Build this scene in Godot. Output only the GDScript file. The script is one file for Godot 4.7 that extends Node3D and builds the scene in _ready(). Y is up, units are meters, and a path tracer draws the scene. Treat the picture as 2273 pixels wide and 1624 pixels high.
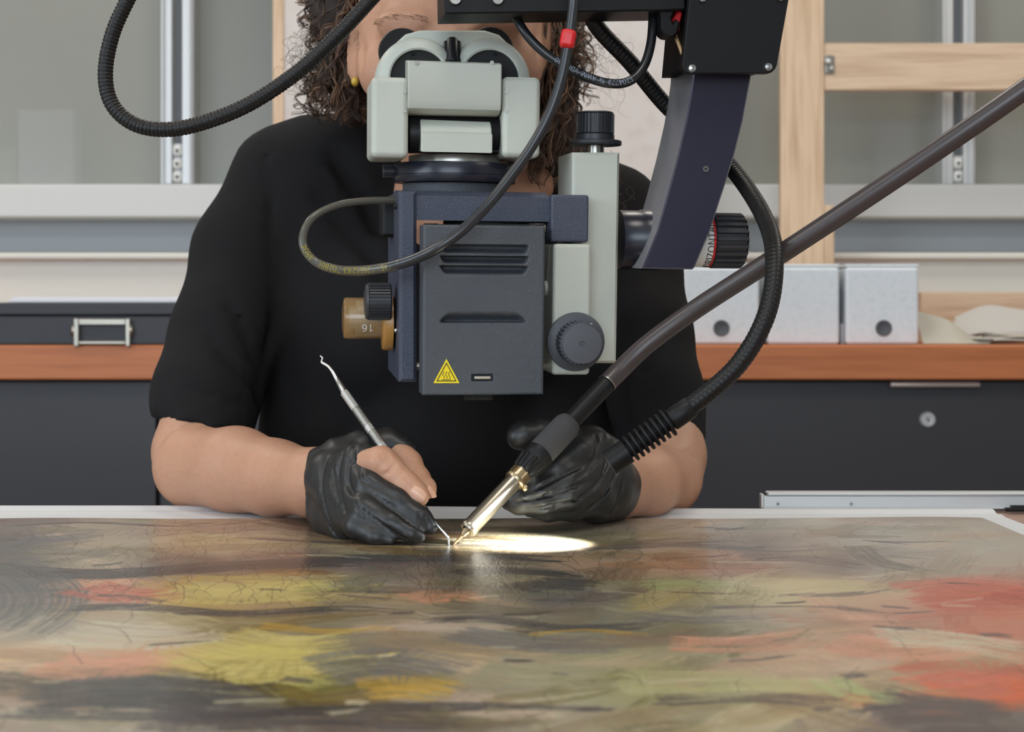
extends Node3D
# A conservator at a stereo microscope, working on a canvas laid flat on a table.
# Pixel positions below are those of the 2273 x 1624 frame; P(x, y, d) turns one into a point at the distance d.
const F := 3157.0
const CX := 1136.5
const HY := 740.0
const EYE := 0.8963
const TOP := 0.75
var M := {}
var MF := Transform3D()
var taken := {}


func P(x: float, y: float, d: float) -> Vector3:
	return Vector3((x - CX) * d / F, EYE - (y - HY) * d / F, -d)


func table_d(y: float) -> float:   # the distance of a spot on the painting seen at the height y
	return (EYE - TOP) * F / (y - HY)


func _ready() -> void:
	setup()
	materials()
	room()
	background()
	work_table()
	painting()
	microscope()
	boom_arm()
	person()
	tools()
	cables()


func setup() -> void:
	var cam := Camera3D.new()
	cam.name = "camera"
	add_child(cam)
	var at := CameraAttributesPhysical.new()
	at.frustum_focal_length = 50.0
	at.frustum_focus_distance = 1.04
	at.exposure_aperture = 12.0
	at.frustum_near = 0.05
	at.frustum_far = 50.0
	cam.attributes = at
	cam.projection = Camera3D.PROJECTION_FRUSTUM
	cam.near = 0.05
	cam.far = 50.0
	cam.size = 1624.0 / F * cam.near
	cam.frustum_offset = Vector2(0, -(812.0 - HY) / F * cam.near)
	cam.position = Vector3(0, EYE, 0)
	cam.current = true
	var we := WorldEnvironment.new()
	we.name = "world_environment"
	var e := Environment.new()
	e.background_mode = Environment.BG_COLOR
	e.background_color = Color(0.62, 0.7, 0.8)
	e.tonemap_mode = Environment.TONE_MAPPER_LINEAR
	e.tonemap_exposure = 1.0
	e.sdfgi_enabled = true
	e.ssao_enabled = true
	e.ssil_enabled = true
	we.environment = e
	add_child(we)
	# Ceiling panels in two rows and the tall window behind the camera.
	for i in 3:
		for j in 2:
			var where: String = "above the " + ["left end", "middle", "right end"][i] + (" of the worktop" if j == 0 else " of the room behind")
			panel_lamp(Vector3(-1.7 + i * 1.7, 2.7, -2.1 + j * 1.9), 0.95, where)
	daylight("window_2", Vector3(-0.5, 1.55, 2.93), Vector2(2.6, 1.5), Vector3(0, 0, -1), 5.2)
	daylight("window_3", Vector3(-3.09, 1.6, 0.95), Vector2(2.4, 1.4), Vector3(1, 0, 0), 4.5)


func area(where: Vector3, size: Vector2, toward: Vector3, energy: float, color: Color, called: String) -> void:
	var l := AreaLight3D.new()
	l.name = called
	l.area_size = size
	l.light_energy = energy
	l.light_color = color
	l.shadow_enabled = true
	l.area_range = 12.0
	l.area_attenuation = 2.0
	add_child(l, true)
	var up := Vector3.UP if absf(toward.y) < 0.9 else Vector3(0, 0, -1)
	l.look_at_from_position(where, where + toward, up)


func panel_lamp(where: Vector3, energy: float, place: String) -> void:
	var o := thing("ceiling_light", "square ceiling light panel " + place, "lamp", where, "ceiling light panels")
	var b := MB.new()
	for s in [-1.0, 1.0]:
		b.rbox(Transform3D(Basis(), Vector3(s * 0.31, -0.02, 0)), Vector3(0.03, 0.04, 0.65), 0.004)
		b.rbox(Transform3D(Basis(), Vector3(0, -0.02, s * 0.31)), Vector3(0.59, 0.04, 0.03), 0.004)
	obj("frame", b, mat("lamp_frame", Color(0.85, 0.85, 0.84), 0.4), o)
	var d := MB.new()
	d.rbox(Transform3D(Basis(), Vector3(0, -0.018, 0)), Vector3(0.588, 0.012, 0.588), 0.002)
	var m := mat("lamp_glow", Color(0.9, 0.9, 0.88), 0.6)
	m.emission_enabled = true
	m.emission = Color(1.0, 0.96, 0.9)
	m.emission_energy_multiplier = 1.2
	obj("diffuser", d, m, o)
	area(where + Vector3(0, -0.045, 0), Vector2(0.58, 0.58), Vector3.DOWN, energy, Color(1.0, 0.97, 0.93), "ceiling_light_beam")


func daylight(called: String, where: Vector3, size: Vector2, toward: Vector3, energy: float) -> void:
	var o := struct_node(called, where)
	o.basis = Basis(Vector3(-toward.z, 0, toward.x), Vector3.UP, -toward)
	var b := MB.new()
	for s in [-1.0, 1.0]:
		b.rbox(Transform3D(Basis(), Vector3(s * (size.x / 2 + 0.03), 0, 0)), Vector3(0.06, size.y + 0.12, 0.08), 0.006)
		b.rbox(Transform3D(Basis(), Vector3(0, s * (size.y / 2 + 0.03), 0)), Vector3(size.x, 0.06, 0.08), 0.006)
	b.rbox(Transform3D(Basis(), Vector3.ZERO), Vector3(0.05, size.y, 0.06), 0.006)
	obj("frame", b, mat("lamp_frame", Color(0.85, 0.85, 0.84), 0.4), o)
	var m := mat("day_pane", Color(0.8, 0.85, 0.9), 0.5)
	m.emission_enabled = true
	m.emission = Color(0.86, 0.93, 1.0)
	m.emission_energy_multiplier = 1.0
	for s in [-1.0, 1.0]:
		var d := MB.new()
		d.rbox(Transform3D(Basis(), Vector3(s * size.x / 4, 0, 0)), Vector3(size.x / 2 - 0.03, size.y, 0.012), 0.002)
		obj("pane", d, m, o)
	area(where + toward * 0.05, size, toward, energy, Color(0.9, 0.95, 1.0), "window_daylight")


# ---------------------------------------------------------------- helpers

func numbered(called: String) -> String:
	if not taken.has(called):
		taken[called] = 0
		return called
	taken[called] += 1
	return "%s_%03d" % [called, taken[called]]


func tag(o: Node, label: String, category: String, group := "") -> void:
	o.set_meta("label", label)
	o.set_meta("category", category)
	if group:
		o.set_meta("group", group)


func thing(called: String, label: String, category: String, at := Vector3.ZERO, group := "") -> Node3D:
	var o := Node3D.new()
	o.name = numbered(called)
	add_child(o, true)
	o.position = at
	tag(o, label, category, group)
	return o


func struct_node(called: String, at := Vector3.ZERO) -> Node3D:
	var o := Node3D.new()
	o.name = called
	o.set_meta("kind", "structure")
	add_child(o, true)
	o.position = at
	return o


func obj(called: String, b, m: Material, parent: Node = null, at := Vector3.ZERO) -> MeshInstance3D:
	var o := MeshInstance3D.new()
	o.mesh = b.commit() if b is MB else b

	o.material_override = m
	if parent == null:
		o.name = numbered(called)
		add_child(o, true)
	else:
		o.name = called
		parent.add_child(o, true)
	o.position = at
	return o


func struct(called: String, b, m: Material) -> MeshInstance3D:
	var o := obj(called, b, m)
	o.set_meta("kind", "structure")
	return o


func mat(called: String, c: Color, rough := 0.5, metal := 0.0) -> StandardMaterial3D:
	if M.has(called):
		return M[called]
	var m := StandardMaterial3D.new()
	m.resource_name = called
	m.albedo_color = c
	m.roughness = rough
	m.metallic = metal
	M[called] = m
	return m


func rgb(r: int, g: int, b: int) -> Color:
	return Color(r / 255.0, g / 255.0, b / 255.0)


func noise_tex(freq: float, size := 512, type := FastNoiseLite.TYPE_SIMPLEX_SMOOTH, octaves := 4, sd := 1, ramp: Gradient = null) -> NoiseTexture2D:
	var n := FastNoiseLite.new()
	n.noise_type = type
	n.frequency = freq
	n.fractal_octaves = octaves
	n.seed = sd
	var t := NoiseTexture2D.new()
	t.width = size
	t.height = size
	t.seamless = true
	t.noise = n
	if ramp:
		t.color_ramp = ramp
	return t


func ramp(stops: Array) -> Gradient:
	var g := Gradient.new()
	var o := PackedFloat32Array()
	var c := PackedColorArray()
	for s in stops:
		o.append(s[0])
		c.append(s[1])
	g.offsets = o
	g.colors = c
	return g


func relief(m: StandardMaterial3D, tex: Texture2D, cm: float, scale: float) -> void:
	m.heightmap_enabled = true
	m.heightmap_texture = tex
	m.heightmap_scale = cm
	m.uv1_triplanar = true
	m.uv1_scale = Vector3.ONE * scale


func spline(pts: Array, per := 8) -> PackedVector3Array:
	var out := PackedVector3Array()
	for i in pts.size() - 1:
		var a: Vector3 = pts[maxi(i - 1, 0)]
		var b: Vector3 = pts[i]
		var c: Vector3 = pts[i + 1]
		var d: Vector3 = pts[mini(i + 2, pts.size() - 1)]
		for k in per:
			out.append(b.cubic_interpolate(c, a, d, float(k) / per))
	out.append(pts[-1])
	return out


func even(pts: PackedVector3Array, step: float) -> PackedVector3Array:   # points at even steps along a line
	var out := PackedVector3Array([pts[0]])
	var need := step
	for i in pts.size() - 1:
		var l := pts[i].distance_to(pts[i + 1])
		var at := 0.0
		while l - at >= need:
			at += need
			out.append(pts[i].lerp(pts[i + 1], at / l))
			need = step
		need -= l - at
	return out


func along(a: Vector3, b: Vector3) -> Transform3D:   # a frame at a whose y axis runs to b
	var y := (b - a).normalized()
	var x := y.cross(Vector3(0, 0, 1))
	if x.length() < 0.05:
		x = y.cross(Vector3(1, 0, 0))
	x = x.normalized()
	return Transform3D(Basis(x, y, x.cross(y)), a)


func circle(r: float, n: int, at := Vector2.ZERO) -> PackedVector2Array:
	var p := PackedVector2Array()
	for i in n:
		p.append(at + Vector2.from_angle(TAU * i / n) * r)
	return p


func gear(r: float, teeth: int, cut: float, share := 0.5) -> PackedVector2Array:
	var p := PackedVector2Array()
	for i in teeth:
		var a := TAU * i / teeth
		var w := TAU / teeth
		p.append(Vector2.from_angle(a) * r)
		p.append(Vector2.from_angle(a + w * share * 0.85) * r)
		p.append(Vector2.from_angle(a + w * share) * (r - cut))
		p.append(Vector2.from_angle(a + w * 0.9) * (r - cut))
	return p


func letters(text: String, height: float, depth := 0.0003) -> Array:
	var t := TextMesh.new()
	var f := SystemFont.new()
	f.font_names = PackedStringArray(["Droid Sans"])
	t.font = f
	t.text = text
	t.font_size = 32
	t.pixel_size = height / 23.0
	t.depth = depth
	return t.get_mesh_arrays()


# Lettering laid on a tube: xs run along the points, ys round the tube; facing tells which side it is on.
func tube_text(called: String, text: String, height: float, pts: PackedVector3Array, start: float, r: float, facing: Vector3, m: Material, parent: Node, reverse := false, turn := 0.0) -> void:
	var a := letters(text, height, 0.0004)
	var v: PackedVector3Array = a[Mesh.ARRAY_VERTEX]
	var lo := INF
	var mid := 0.0
	for p in v:
		lo = minf(lo, p.x)
	mid = height * 0.36
	var way := PackedFloat32Array([0.0])
	for i in pts.size() - 1:
		way.append(way[i] + pts[i].distance_to(pts[i + 1]))
	var b := MB.new()
	var sign_ := -1.0 if reverse else 1.0
	for p in v:
		var s := clampf(start + sign_ * (p.x - lo), 0.0, way[-1] - 0.0001)
		var i := mini(way.bsearch(s, false) - 1, pts.size() - 2)
		var c := pts[i].lerp(pts[i + 1], (s - way[i]) / (way[i + 1] - way[i]))
		var t := (pts[i + 1] - pts[i]).normalized() * sign_
		var n := (facing - t * facing.dot(t)).normalized()
		var u := n.cross(t)
		var ang := (p.y - mid) / r + turn
		b.v.append(c + (n * cos(ang) + u * sin(ang)) * (r + 0.0001 + maxf(p.z, 0.0)))
		b.n.append(n * cos(ang) + u * sin(ang))
		b.t.append(Vector2.ZERO)
	b.ix = a[Mesh.ARRAY_INDEX]
	obj(called, b, m, parent)


class MB:
	var v := PackedVector3Array()
	var n := PackedVector3Array()
	var t := PackedVector2Array()
	var c := PackedColorArray()
	var ix := PackedInt32Array()

	func add(p: Vector3, nn: Vector3, uv := Vector2.ZERO) -> int:
		v.append(p)
		n.append(nn)
		t.append(uv)
		return v.size() - 1

	func tri(i: int, j: int, k: int) -> void:
		var g := (v[j] - v[i]).cross(v[k] - v[i])
		ix.append(i)
		if g.dot(n[i] + n[j] + n[k]) > 0.0:
			ix.append(k)
			ix.append(j)
		else:
			ix.append(j)
			ix.append(k)

	func quad(i: int, j: int, k: int, l: int) -> void:
		tri(i, j, k)
		tri(i, k, l)

	func commit() -> ArrayMesh:
		var a := []
		a.resize(Mesh.ARRAY_MAX)
		a[Mesh.ARRAY_VERTEX] = v
		a[Mesh.ARRAY_NORMAL] = n
		a[Mesh.ARRAY_TEX_UV] = t
		if c.size() == v.size():
			a[Mesh.ARRAY_COLOR] = c
		a[Mesh.ARRAY_INDEX] = ix
		var m := ArrayMesh.new()
		m.add_surface_from_arrays(Mesh.PRIMITIVE_TRIANGLES, a)
		return m

	func smooth_normals(from: int, tri_from: int) -> void:
		for i in range(from, n.size()):
			n[i] = Vector3.ZERO
		for q in range(tri_from, ix.size(), 3):
			var g := (v[ix[q + 2]] - v[ix[q]]).cross(v[ix[q + 1]] - v[ix[q]])
			for e in 3:
				n[ix[q + e]] += g
		for i in range(from, n.size()):
			n[i] = n[i].normalized()

	# A box with rounded edges.
	func rbox(xf: Transform3D, size: Vector3, r := 0.002, seg := 2) -> void:
		var h := size / 2
		r = minf(r, minf(h.x, minf(h.y, h.z)) * 0.98)
		var inner := h - Vector3.ONE * r
		var nb := xf.basis.inverse().transposed()
		for axis in 3:
			var ua := (axis + 1) % 3
			var va := (axis + 2) % 3
			for s in [-1.0, 1.0]:
				var us := PackedFloat32Array()
				var vs := PackedFloat32Array()
				for i in seg + 1:
					us.append(-h[ua] + r * i / seg)
					vs.append(-h[va] + r * i / seg)
				for i in seg + 1:
					us.append(h[ua] - r * (seg - i) / seg)
					vs.append(h[va] - r * (seg - i) / seg)
				var w := us.size()
				var first := v.size()
				for i in w:
					for j in w:
						var p := Vector3.ZERO
						p[axis] = s * h[axis]
						p[ua] = us[i]
						p[va] = vs[j]
						var q := p.clamp(-inner, inner)
						var d := (p - q).normalized()
						var uv := Vector2(us[i], vs[j])
						add(xf * (q + d * r), (nb * d).normalized(), uv)
				for i in w - 1:
					for j in w - 1:
						quad(first + i * w + j, first + (i + 1) * w + j, first + (i + 1) * w + j + 1, first + i * w + j + 1)

	# A profile of (radius, height) turned about the y axis of xf.
	func lathe(xf: Transform3D, prof: Array, segs := 32, sharp := 0.7, squash := Vector2.ONE) -> void:
		var en := []
		for i in prof.size() - 1:
			var d: Vector2 = prof[i + 1] - prof[i]
			en.append(Vector2(d.y, -d.x).normalized())
		for i in prof.size() - 1:
			var a: Vector2 = en[i]
			var b: Vector2 = en[i]
			if i > 0 and en[i - 1].dot(en[i]) > sharp:
				a = (en[i - 1] + en[i]).normalized()
			if i < en.size() - 1 and en[i + 1].dot(en[i]) > sharp:
				b = (en[i + 1] + en[i]).normalized()
			var first := v.size()
			for k in segs + 1:
				var cs := Vector2.from_angle(TAU * k / segs)
				var p0 := Vector3(cs.x * prof[i].x * squash.x, prof[i].y, cs.y * prof[i].x * squash.y)
				var p1 := Vector3(cs.x * prof[i + 1].x * squash.x, prof[i + 1].y, cs.y * prof[i + 1].x * squash.y)
				add(xf * p0, (xf.basis * Vector3(cs.x * a.x / squash.x, a.y, cs.y * a.x / squash.y)).normalized(), Vector2(float(k) / segs, prof[i].y))
				add(xf * p1, (xf.basis * Vector3(cs.x * b.x / squash.x, b.y, cs.y * b.x / squash.y)).normalized(), Vector2(float(k) / segs, prof[i + 1].y))
			for k in segs:
				quad(first + k * 2, first + k * 2 + 1, first + k * 2 + 3, first + k * 2 + 2)

	func rod(a: Vector3, b: Vector3, r: float, segs := 20, edge := 0.0) -> void:
		var y := (b - a).normalized()
		var x := y.cross(Vector3(0.13, 0.2, 0.97)).normalized()
		var l := a.distance_to(b)
		edge = minf(edge, minf(r, l / 2) * 0.9)
		var prof := [Vector2(0, 0), Vector2(r, 0), Vector2(r, l), Vector2(0, l)]
		if edge > 0.0:
			prof = [Vector2(0, 0), Vector2(r - edge, 0), Vector2(r - edge * 0.3, edge * 0.3), Vector2(r, edge), Vector2(r, l - edge), Vector2(r - edge * 0.3, l - edge * 0.3), Vector2(r - edge, l), Vector2(0, l)]
		lathe(Transform3D(Basis(x, y, x.cross(y)), a), prof, segs)

	func ball(at: Vector3, r: Vector3, segs := 16) -> void:
		var prof := []
		for i in segs / 2 + 1:
			var a := PI * i / (segs / 2) - PI / 2
			prof.append(Vector2(cos(a), sin(a)))
		lathe(Transform3D(Basis.from_scale(r), at), prof, segs, -2.0)

	# A polygon in the xy plane of xf, from z = 0 back to -depth, with bevelled rims.
	func prism(xf: Transform3D, poly: PackedVector2Array, depth: float, bevel := 0.0, sharp := 0.75) -> void:
		if Geometry2D.is_polygon_clockwise(poly):
			poly.reverse()
		var w := poly.size()
		var en := PackedVector2Array()
		for i in w:
			var d := poly[(i + 1) % w] - poly[i]
			en.append(Vector2(d.y, -d.x).normalized())
		var inset := PackedVector2Array()
		for i in w:
			var m := (en[i] + en[(i + w - 1) % w]).normalized()
			inset.append(poly[i] - m * bevel / maxf(0.5, m.dot(en[i])))
		var rows := [[inset, 0.0], [poly, -bevel], [poly, -depth + bevel], [inset, -depth]]
		if bevel <= 0.0:
			rows = [[poly, 0.0], [poly, -depth]]
		for k in rows.size() - 1:
			var tilt := 0.0
			if bevel > 0.0 and k == 0:
				tilt = 0.8
			elif bevel > 0.0 and k == 2:
				tilt = -0.8
			for i in w:
				var j := (i + 1) % w
				var na := en[i]
				var nb := en[i]
				if en[(i + w - 1) % w].dot(en[i]) > sharp:
					na = (en[(i + w - 1) % w] + en[i]).normalized()
				if en[j].dot(en[i]) > sharp:
					nb = (en[j] + en[i]).normalized()
				var a: PackedVector2Array = rows[k][0]
				var b: PackedVector2Array = rows[k + 1][0]
				var za: float = rows[k][1]
				var zb: float = rows[k + 1][1]
				var n0 := (xf.basis * Vector3(na.x, na.y, tilt)).normalized()
				var n1 := (xf.basis * Vector3(nb.x, nb.y, tilt)).normalized()
				quad(add(xf * Vector3(a[i].x, a[i].y, za), n0, a[i]), add(xf * Vector3(a[j].x, a[j].y, za), n1, a[j]), add(xf * Vector3(b[j].x, b[j].y, zb), n1, b[j]), add(xf * Vector3(b[i].x, b[i].y, zb), n0, b[i]))
		var tris := Geometry2D.triangulate_polygon(inset)
		if tris.is_empty():
			tris = Geometry2D.triangulate_polygon(poly)
		for side in [0, rows.size() - 1]:
			var first := v.size()
			var nz := (xf.basis * Vector3(0, 0, 1 if side == 0 else -1)).normalized()
			for p in rows[side][0]:
				add(xf * Vector3(p.x, p.y, rows[side][1]), nz, p)
			for q in range(0, tris.size(), 3):
				tri(first + tris[q], first + tris[q + 1], first + tris[q + 2])

	# A round tube along points; radii holds one radius per point, or one for all.
	func tube(pts: PackedVector3Array, radii: PackedFloat32Array, sides := 12, caps := true) -> void:
		var up := Vector3(0.31, 0.17, 0.93)
		var first := v.size()
		var tri_first := ix.size()
		var w := pts.size()
		for i in w:
			var d := (pts[mini(i + 1, w - 1)] - pts[maxi(i - 1, 0)]).normalized()
			up = (up - d * up.dot(d)).normalized()
			var s := d.cross(up)
			var r := radii[mini(i, radii.size() - 1)]
			for k in sides:
				var a := TAU * k / sides
				var q := up * cos(a) + s * sin(a)
				add(pts[i] + q * r, q, Vector2(float(k) / sides, float(i) / w))
		for i in w - 1:
			for k in sides:
				var k2 := (k + 1) % sides
				quad(first + i * sides + k, first + i * sides + k2, first + (i + 1) * sides + k2, first + (i + 1) * sides + k)
		if radii.size() > 1:
			smooth_normals(first, tri_first)
		if caps:
			for e in [0, w - 1]:
				var d := (pts[0] - pts[1]).normalized() if e == 0 else (pts[w - 1] - pts[w - 2]).normalized()
				var m := add(pts[e], d)
				var f2 := v.size()
				for k in sides:
					add(v[first + e * sides + k], d)
				for k in sides:
					tri(m, f2 + k, f2 + (k + 1) % sides)

	# A sheet of points given by f(i, j), with smooth normals that point to the side of toward.
	func sheet(nu: int, nv: int, f: Callable, toward: Vector3, thick := 0.0) -> void:
		var first := v.size()
		var tri_first := ix.size()
		for i in nu + 1:
			for j in nv + 1:
				add(f.call(float(i) / nu, float(j) / nv), toward, Vector2(float(i) / nu, float(j) / nv))
		for i in nu:
			for j in nv:
				quad(first + i * (nv + 1) + j, first + (i + 1) * (nv + 1) + j, first + (i + 1) * (nv + 1) + j + 1, first + i * (nv + 1) + j + 1)
		smooth_normals(first, tri_first)
		if thick > 0.0:
			var shift := v.size()
			var last := v.size()
			for i in range(first, last):
				add(v[i] - n[i] * thick, -n[i], t[i])
			for i in nu:
				for j in nv:
					var a := shift + i * (nv + 1) + j
					quad(a, a + nv + 1, a + nv + 2, a + 1)
			var rim := []
			for i in nu:
				rim.append([i * (nv + 1), (i + 1) * (nv + 1)])
				rim.append([i * (nv + 1) + nv, (i + 1) * (nv + 1) + nv])
			for j in nv:
				rim.append([j, j + 1])
				rim.append([nu * (nv + 1) + j, nu * (nv + 1) + j + 1])
			var mid := Vector3.ZERO
			for i in range(first, last):
				mid += v[i]
			mid /= last - first
			for e in rim:
				var a: Vector3 = v[first + e[0]]
				var b: Vector3 = v[first + e[1]]
				var out := (b - a).cross(n[first + e[0]]).normalized()
				if out.dot(a - mid) < 0.0:
					out = -out
				quad(add(a, out), add(b, out), add(v[shift + e[1]], out), add(v[shift + e[0]], out))


# Bodies: the distances to tapered bones, joined smoothly on a grid and meshed as surface nets.
class Field:
	var o: Vector3
	var cell: float
	var nx: int
	var ny: int
	var nz: int
	var k: float
	var acc := PackedFloat32Array()

	func _init(lo: Vector3, hi: Vector3, c: float, sharp: float) -> void:
		o = lo
		cell = c
		k = sharp
		nx = int((hi.x - lo.x) / c) + 2
		ny = int((hi.y - lo.y) / c) + 2
		nz = int((hi.z - lo.z) / c) + 2
		acc.resize(nx * ny * nz)

	func reach(a: Vector3, b: Vector3, m: float) -> Array:
		var lo := (a.min(b) - Vector3.ONE * m - o) / cell
		var hi := (a.max(b) + Vector3.ONE * m - o) / cell
		return [maxi(0, int(lo.x)), maxi(0, int(lo.y)), maxi(0, int(lo.z)), mini(nx - 1, int(hi.x) + 1), mini(ny - 1, int(hi.y) + 1), mini(nz - 1, int(hi.z) + 1)]

	# flat: an axis along which the bone is squeezed by the factor squeeze; clip: a plane past which it ends.
	func bone(a: Vector3, b: Vector3, ra: float, rb: float, flat := Vector3.ZERO, squeeze := 1.0, clip = null) -> void:
		var m := maxf(ra, rb) * maxf(1.0, 1.0) + 4.0 / k + cell
		var e := reach(a, b, m)
		var ab := b - a
		var l2 := maxf(ab.length_squared(), 1e-9)
		var bend := flat != Vector3.ZERO
		var cl := clip != null
		var cp: Plane = clip if cl else Plane()
		for x in range(e[0], e[3] + 1):
			for y in range(e[1], e[4] + 1):
				var row := (x * ny + y) * nz
				for z in range(e[2], e[5] + 1):
					var p := o + Vector3(x, y, z) * cell
					var h := clampf((p - a).dot(ab) / l2, 0.0, 1.0)
					var q := p - a - ab * h
					if bend:
						q += flat * (q.dot(flat) * (squeeze - 1.0))
					var d := q.length() - (ra + (rb - ra) * h)
					if cl:
						d = maxf(d, cp.distance_to(p))
					if d * k < 4.5:
						acc[row + z] += exp(-k * d)

	func chain(pts: Array, radii: Array, flat := Vector3.ZERO, squeeze := 1.0) -> void:
		for i in pts.size() - 1:
			bone(pts[i], pts[i + 1], radii[i], radii[i + 1], flat, squeeze)

	func solve() -> void:   # from sums to distances
		for i in acc.size():
			acc[i] = -log(acc[i]) / k if acc[i] > 1e-9 else cell * 3.0

	func groove(a: Vector3, b: Vector3, r: float, soft := 0.002) -> void:   # after solve(): a crease along a line
		var e := reach(a, b, r + soft)
		var ab := b - a
		var l2 := maxf(ab.length_squared(), 1e-9)
		for x in range(e[0], e[3] + 1):
			for y in range(e[1], e[4] + 1):
				var row := (x * ny + y) * nz
				for z in range(e[2], e[5] + 1):
					var p := o + Vector3(x, y, z) * cell
					var h := clampf((p - a).dot(ab) / l2, 0.0, 1.0)
					var taper := sqrt(maxf(0.0, 1.0 - absf(h * 2.0 - 1.0)))
					var d := r * taper - (p - a - ab * h).length()
					var s := acc[row + z]
					var w := clampf(0.5 + 0.5 * (d - s) / soft, 0.0, 1.0)
					acc[row + z] = s + (d - s) * w + soft * w * (1.0 - w)

	func cut(a: Vector3, b: Vector3, r: float, soft := 0.002) -> void:   # after solve(): one even stretch of a crease
		var e := reach(a, b, r + soft)
		var ab := b - a
		var l2 := maxf(ab.length_squared(), 1e-9)
		for x in range(e[0], e[3] + 1):
			for y in range(e[1], e[4] + 1):
				var row := (x * ny + y) * nz
				for z in range(e[2], e[5] + 1):
					var p := o + Vector3(x, y, z) * cell
					var h := clampf((p - a).dot(ab) / l2, 0.0, 1.0)
					var d := r - (p - a - ab * h).length()
					var s := acc[row + z]
					if s > soft * 2.0:
						continue
					var w := clampf(0.5 + 0.5 * (d - s) / soft, 0.0, 1.0)
					acc[row + z] = s + (d - s) * w + (soft * w * (1.0 - w) if d > s - soft else 0.0)

	func crease(pts: Array, r: float, soft := 0.002) -> void:
		for i in pts.size() - 1:
			groove(pts[i], pts[i + 1], r, soft)

	func rough(nn: FastNoiseLite, amount: float, stretch := Basis()) -> void:
		for x in nx:
			for y in ny:
				var row := (x * ny + y) * nz
				for z in nz:
					if absf(acc[row + z]) < cell * 2.5:
						acc[row + z] += amount * nn.get_noise_3dv(stretch * (o + Vector3(x, y, z) * cell))

	func mesh(b: MB) -> void:
		var at := PackedInt32Array()
		at.resize(nx * ny * nz)
		at.fill(-1)
		var sx := ny * nz
		var first := b.v.size()
		var tri_first := b.ix.size()
		var corner := PackedInt32Array([0, 1, nz, nz + 1, sx, sx + 1, sx + nz, sx + nz + 1])
		var off := PackedVector3Array([Vector3(0, 0, 0), Vector3(0, 0, 1), Vector3(0, 1, 0), Vector3(0, 1, 1), Vector3(1, 0, 0), Vector3(1, 0, 1), Vector3(1, 1, 0), Vector3(1, 1, 1)])
		var edges := PackedInt32Array([0, 1, 0, 2, 0, 4, 1, 3, 1, 5, 2, 3, 2, 6, 3, 7, 4, 5, 4, 6, 5, 7, 6, 7])
		for x in nx - 1:
			for y in ny - 1:
				for z in nz - 1:
					var i := x * sx + y * nz + z
					var inside := acc[i] < 0.0
					if (acc[i + 1] < 0.0) == inside and (acc[i + nz] < 0.0) == inside and (acc[i + nz + 1] < 0.0) == inside and (acc[i + sx] < 0.0) == inside and (acc[i + sx + 1] < 0.0) == inside and (acc[i + sx + nz] < 0.0) == inside and (acc[i + sx + nz + 1] < 0.0) == inside:
						continue
					var sum := Vector3.ZERO
					var count := 0
					for e in 12:
						var p := edges[e * 2]
						var q := edges[e * 2 + 1]
						var dp := acc[i + corner[p]]
						var dq := acc[i + corner[q]]
						if (dp < 0.0) != (dq < 0.0):
							sum += off[p].lerp(off[q], dp / (dp - dq))
							count += 1
					at[i] = b.v.size()
					b.v.append(o + (Vector3(x, y, z) + sum / count) * cell)
					b.n.append(Vector3.UP)
					b.t.append(Vector2.ZERO)
		for x in range(1, nx - 1):
			for y in range(1, ny - 1):
				for z in range(1, nz - 1):
					var i := x * sx + y * nz + z
					if at[i] < 0:
						continue
					var d := acc[i] < 0.0
					if d != (acc[i + sx] < 0.0):
						face(b, at[i], at[i - nz], at[i - nz - 1], at[i - 1], d)
					if d != (acc[i + nz] < 0.0):
						face(b, at[i], at[i - 1], at[i - sx - 1], at[i - sx], d)
					if d != (acc[i + 1] < 0.0):
						face(b, at[i], at[i - sx], at[i - sx - nz], at[i - nz], d)
		b.smooth_normals(first, tri_first)

	func face(b: MB, p: int, q: int, r: int, s: int, out: bool) -> void:
		if p < 0 or q < 0 or r < 0 or s < 0:
			return
		if out:
			b.ix.append_array(PackedInt32Array([p, r, q, p, s, r]))
		else:
			b.ix.append_array(PackedInt32Array([p, q, r, p, r, s]))


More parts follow.
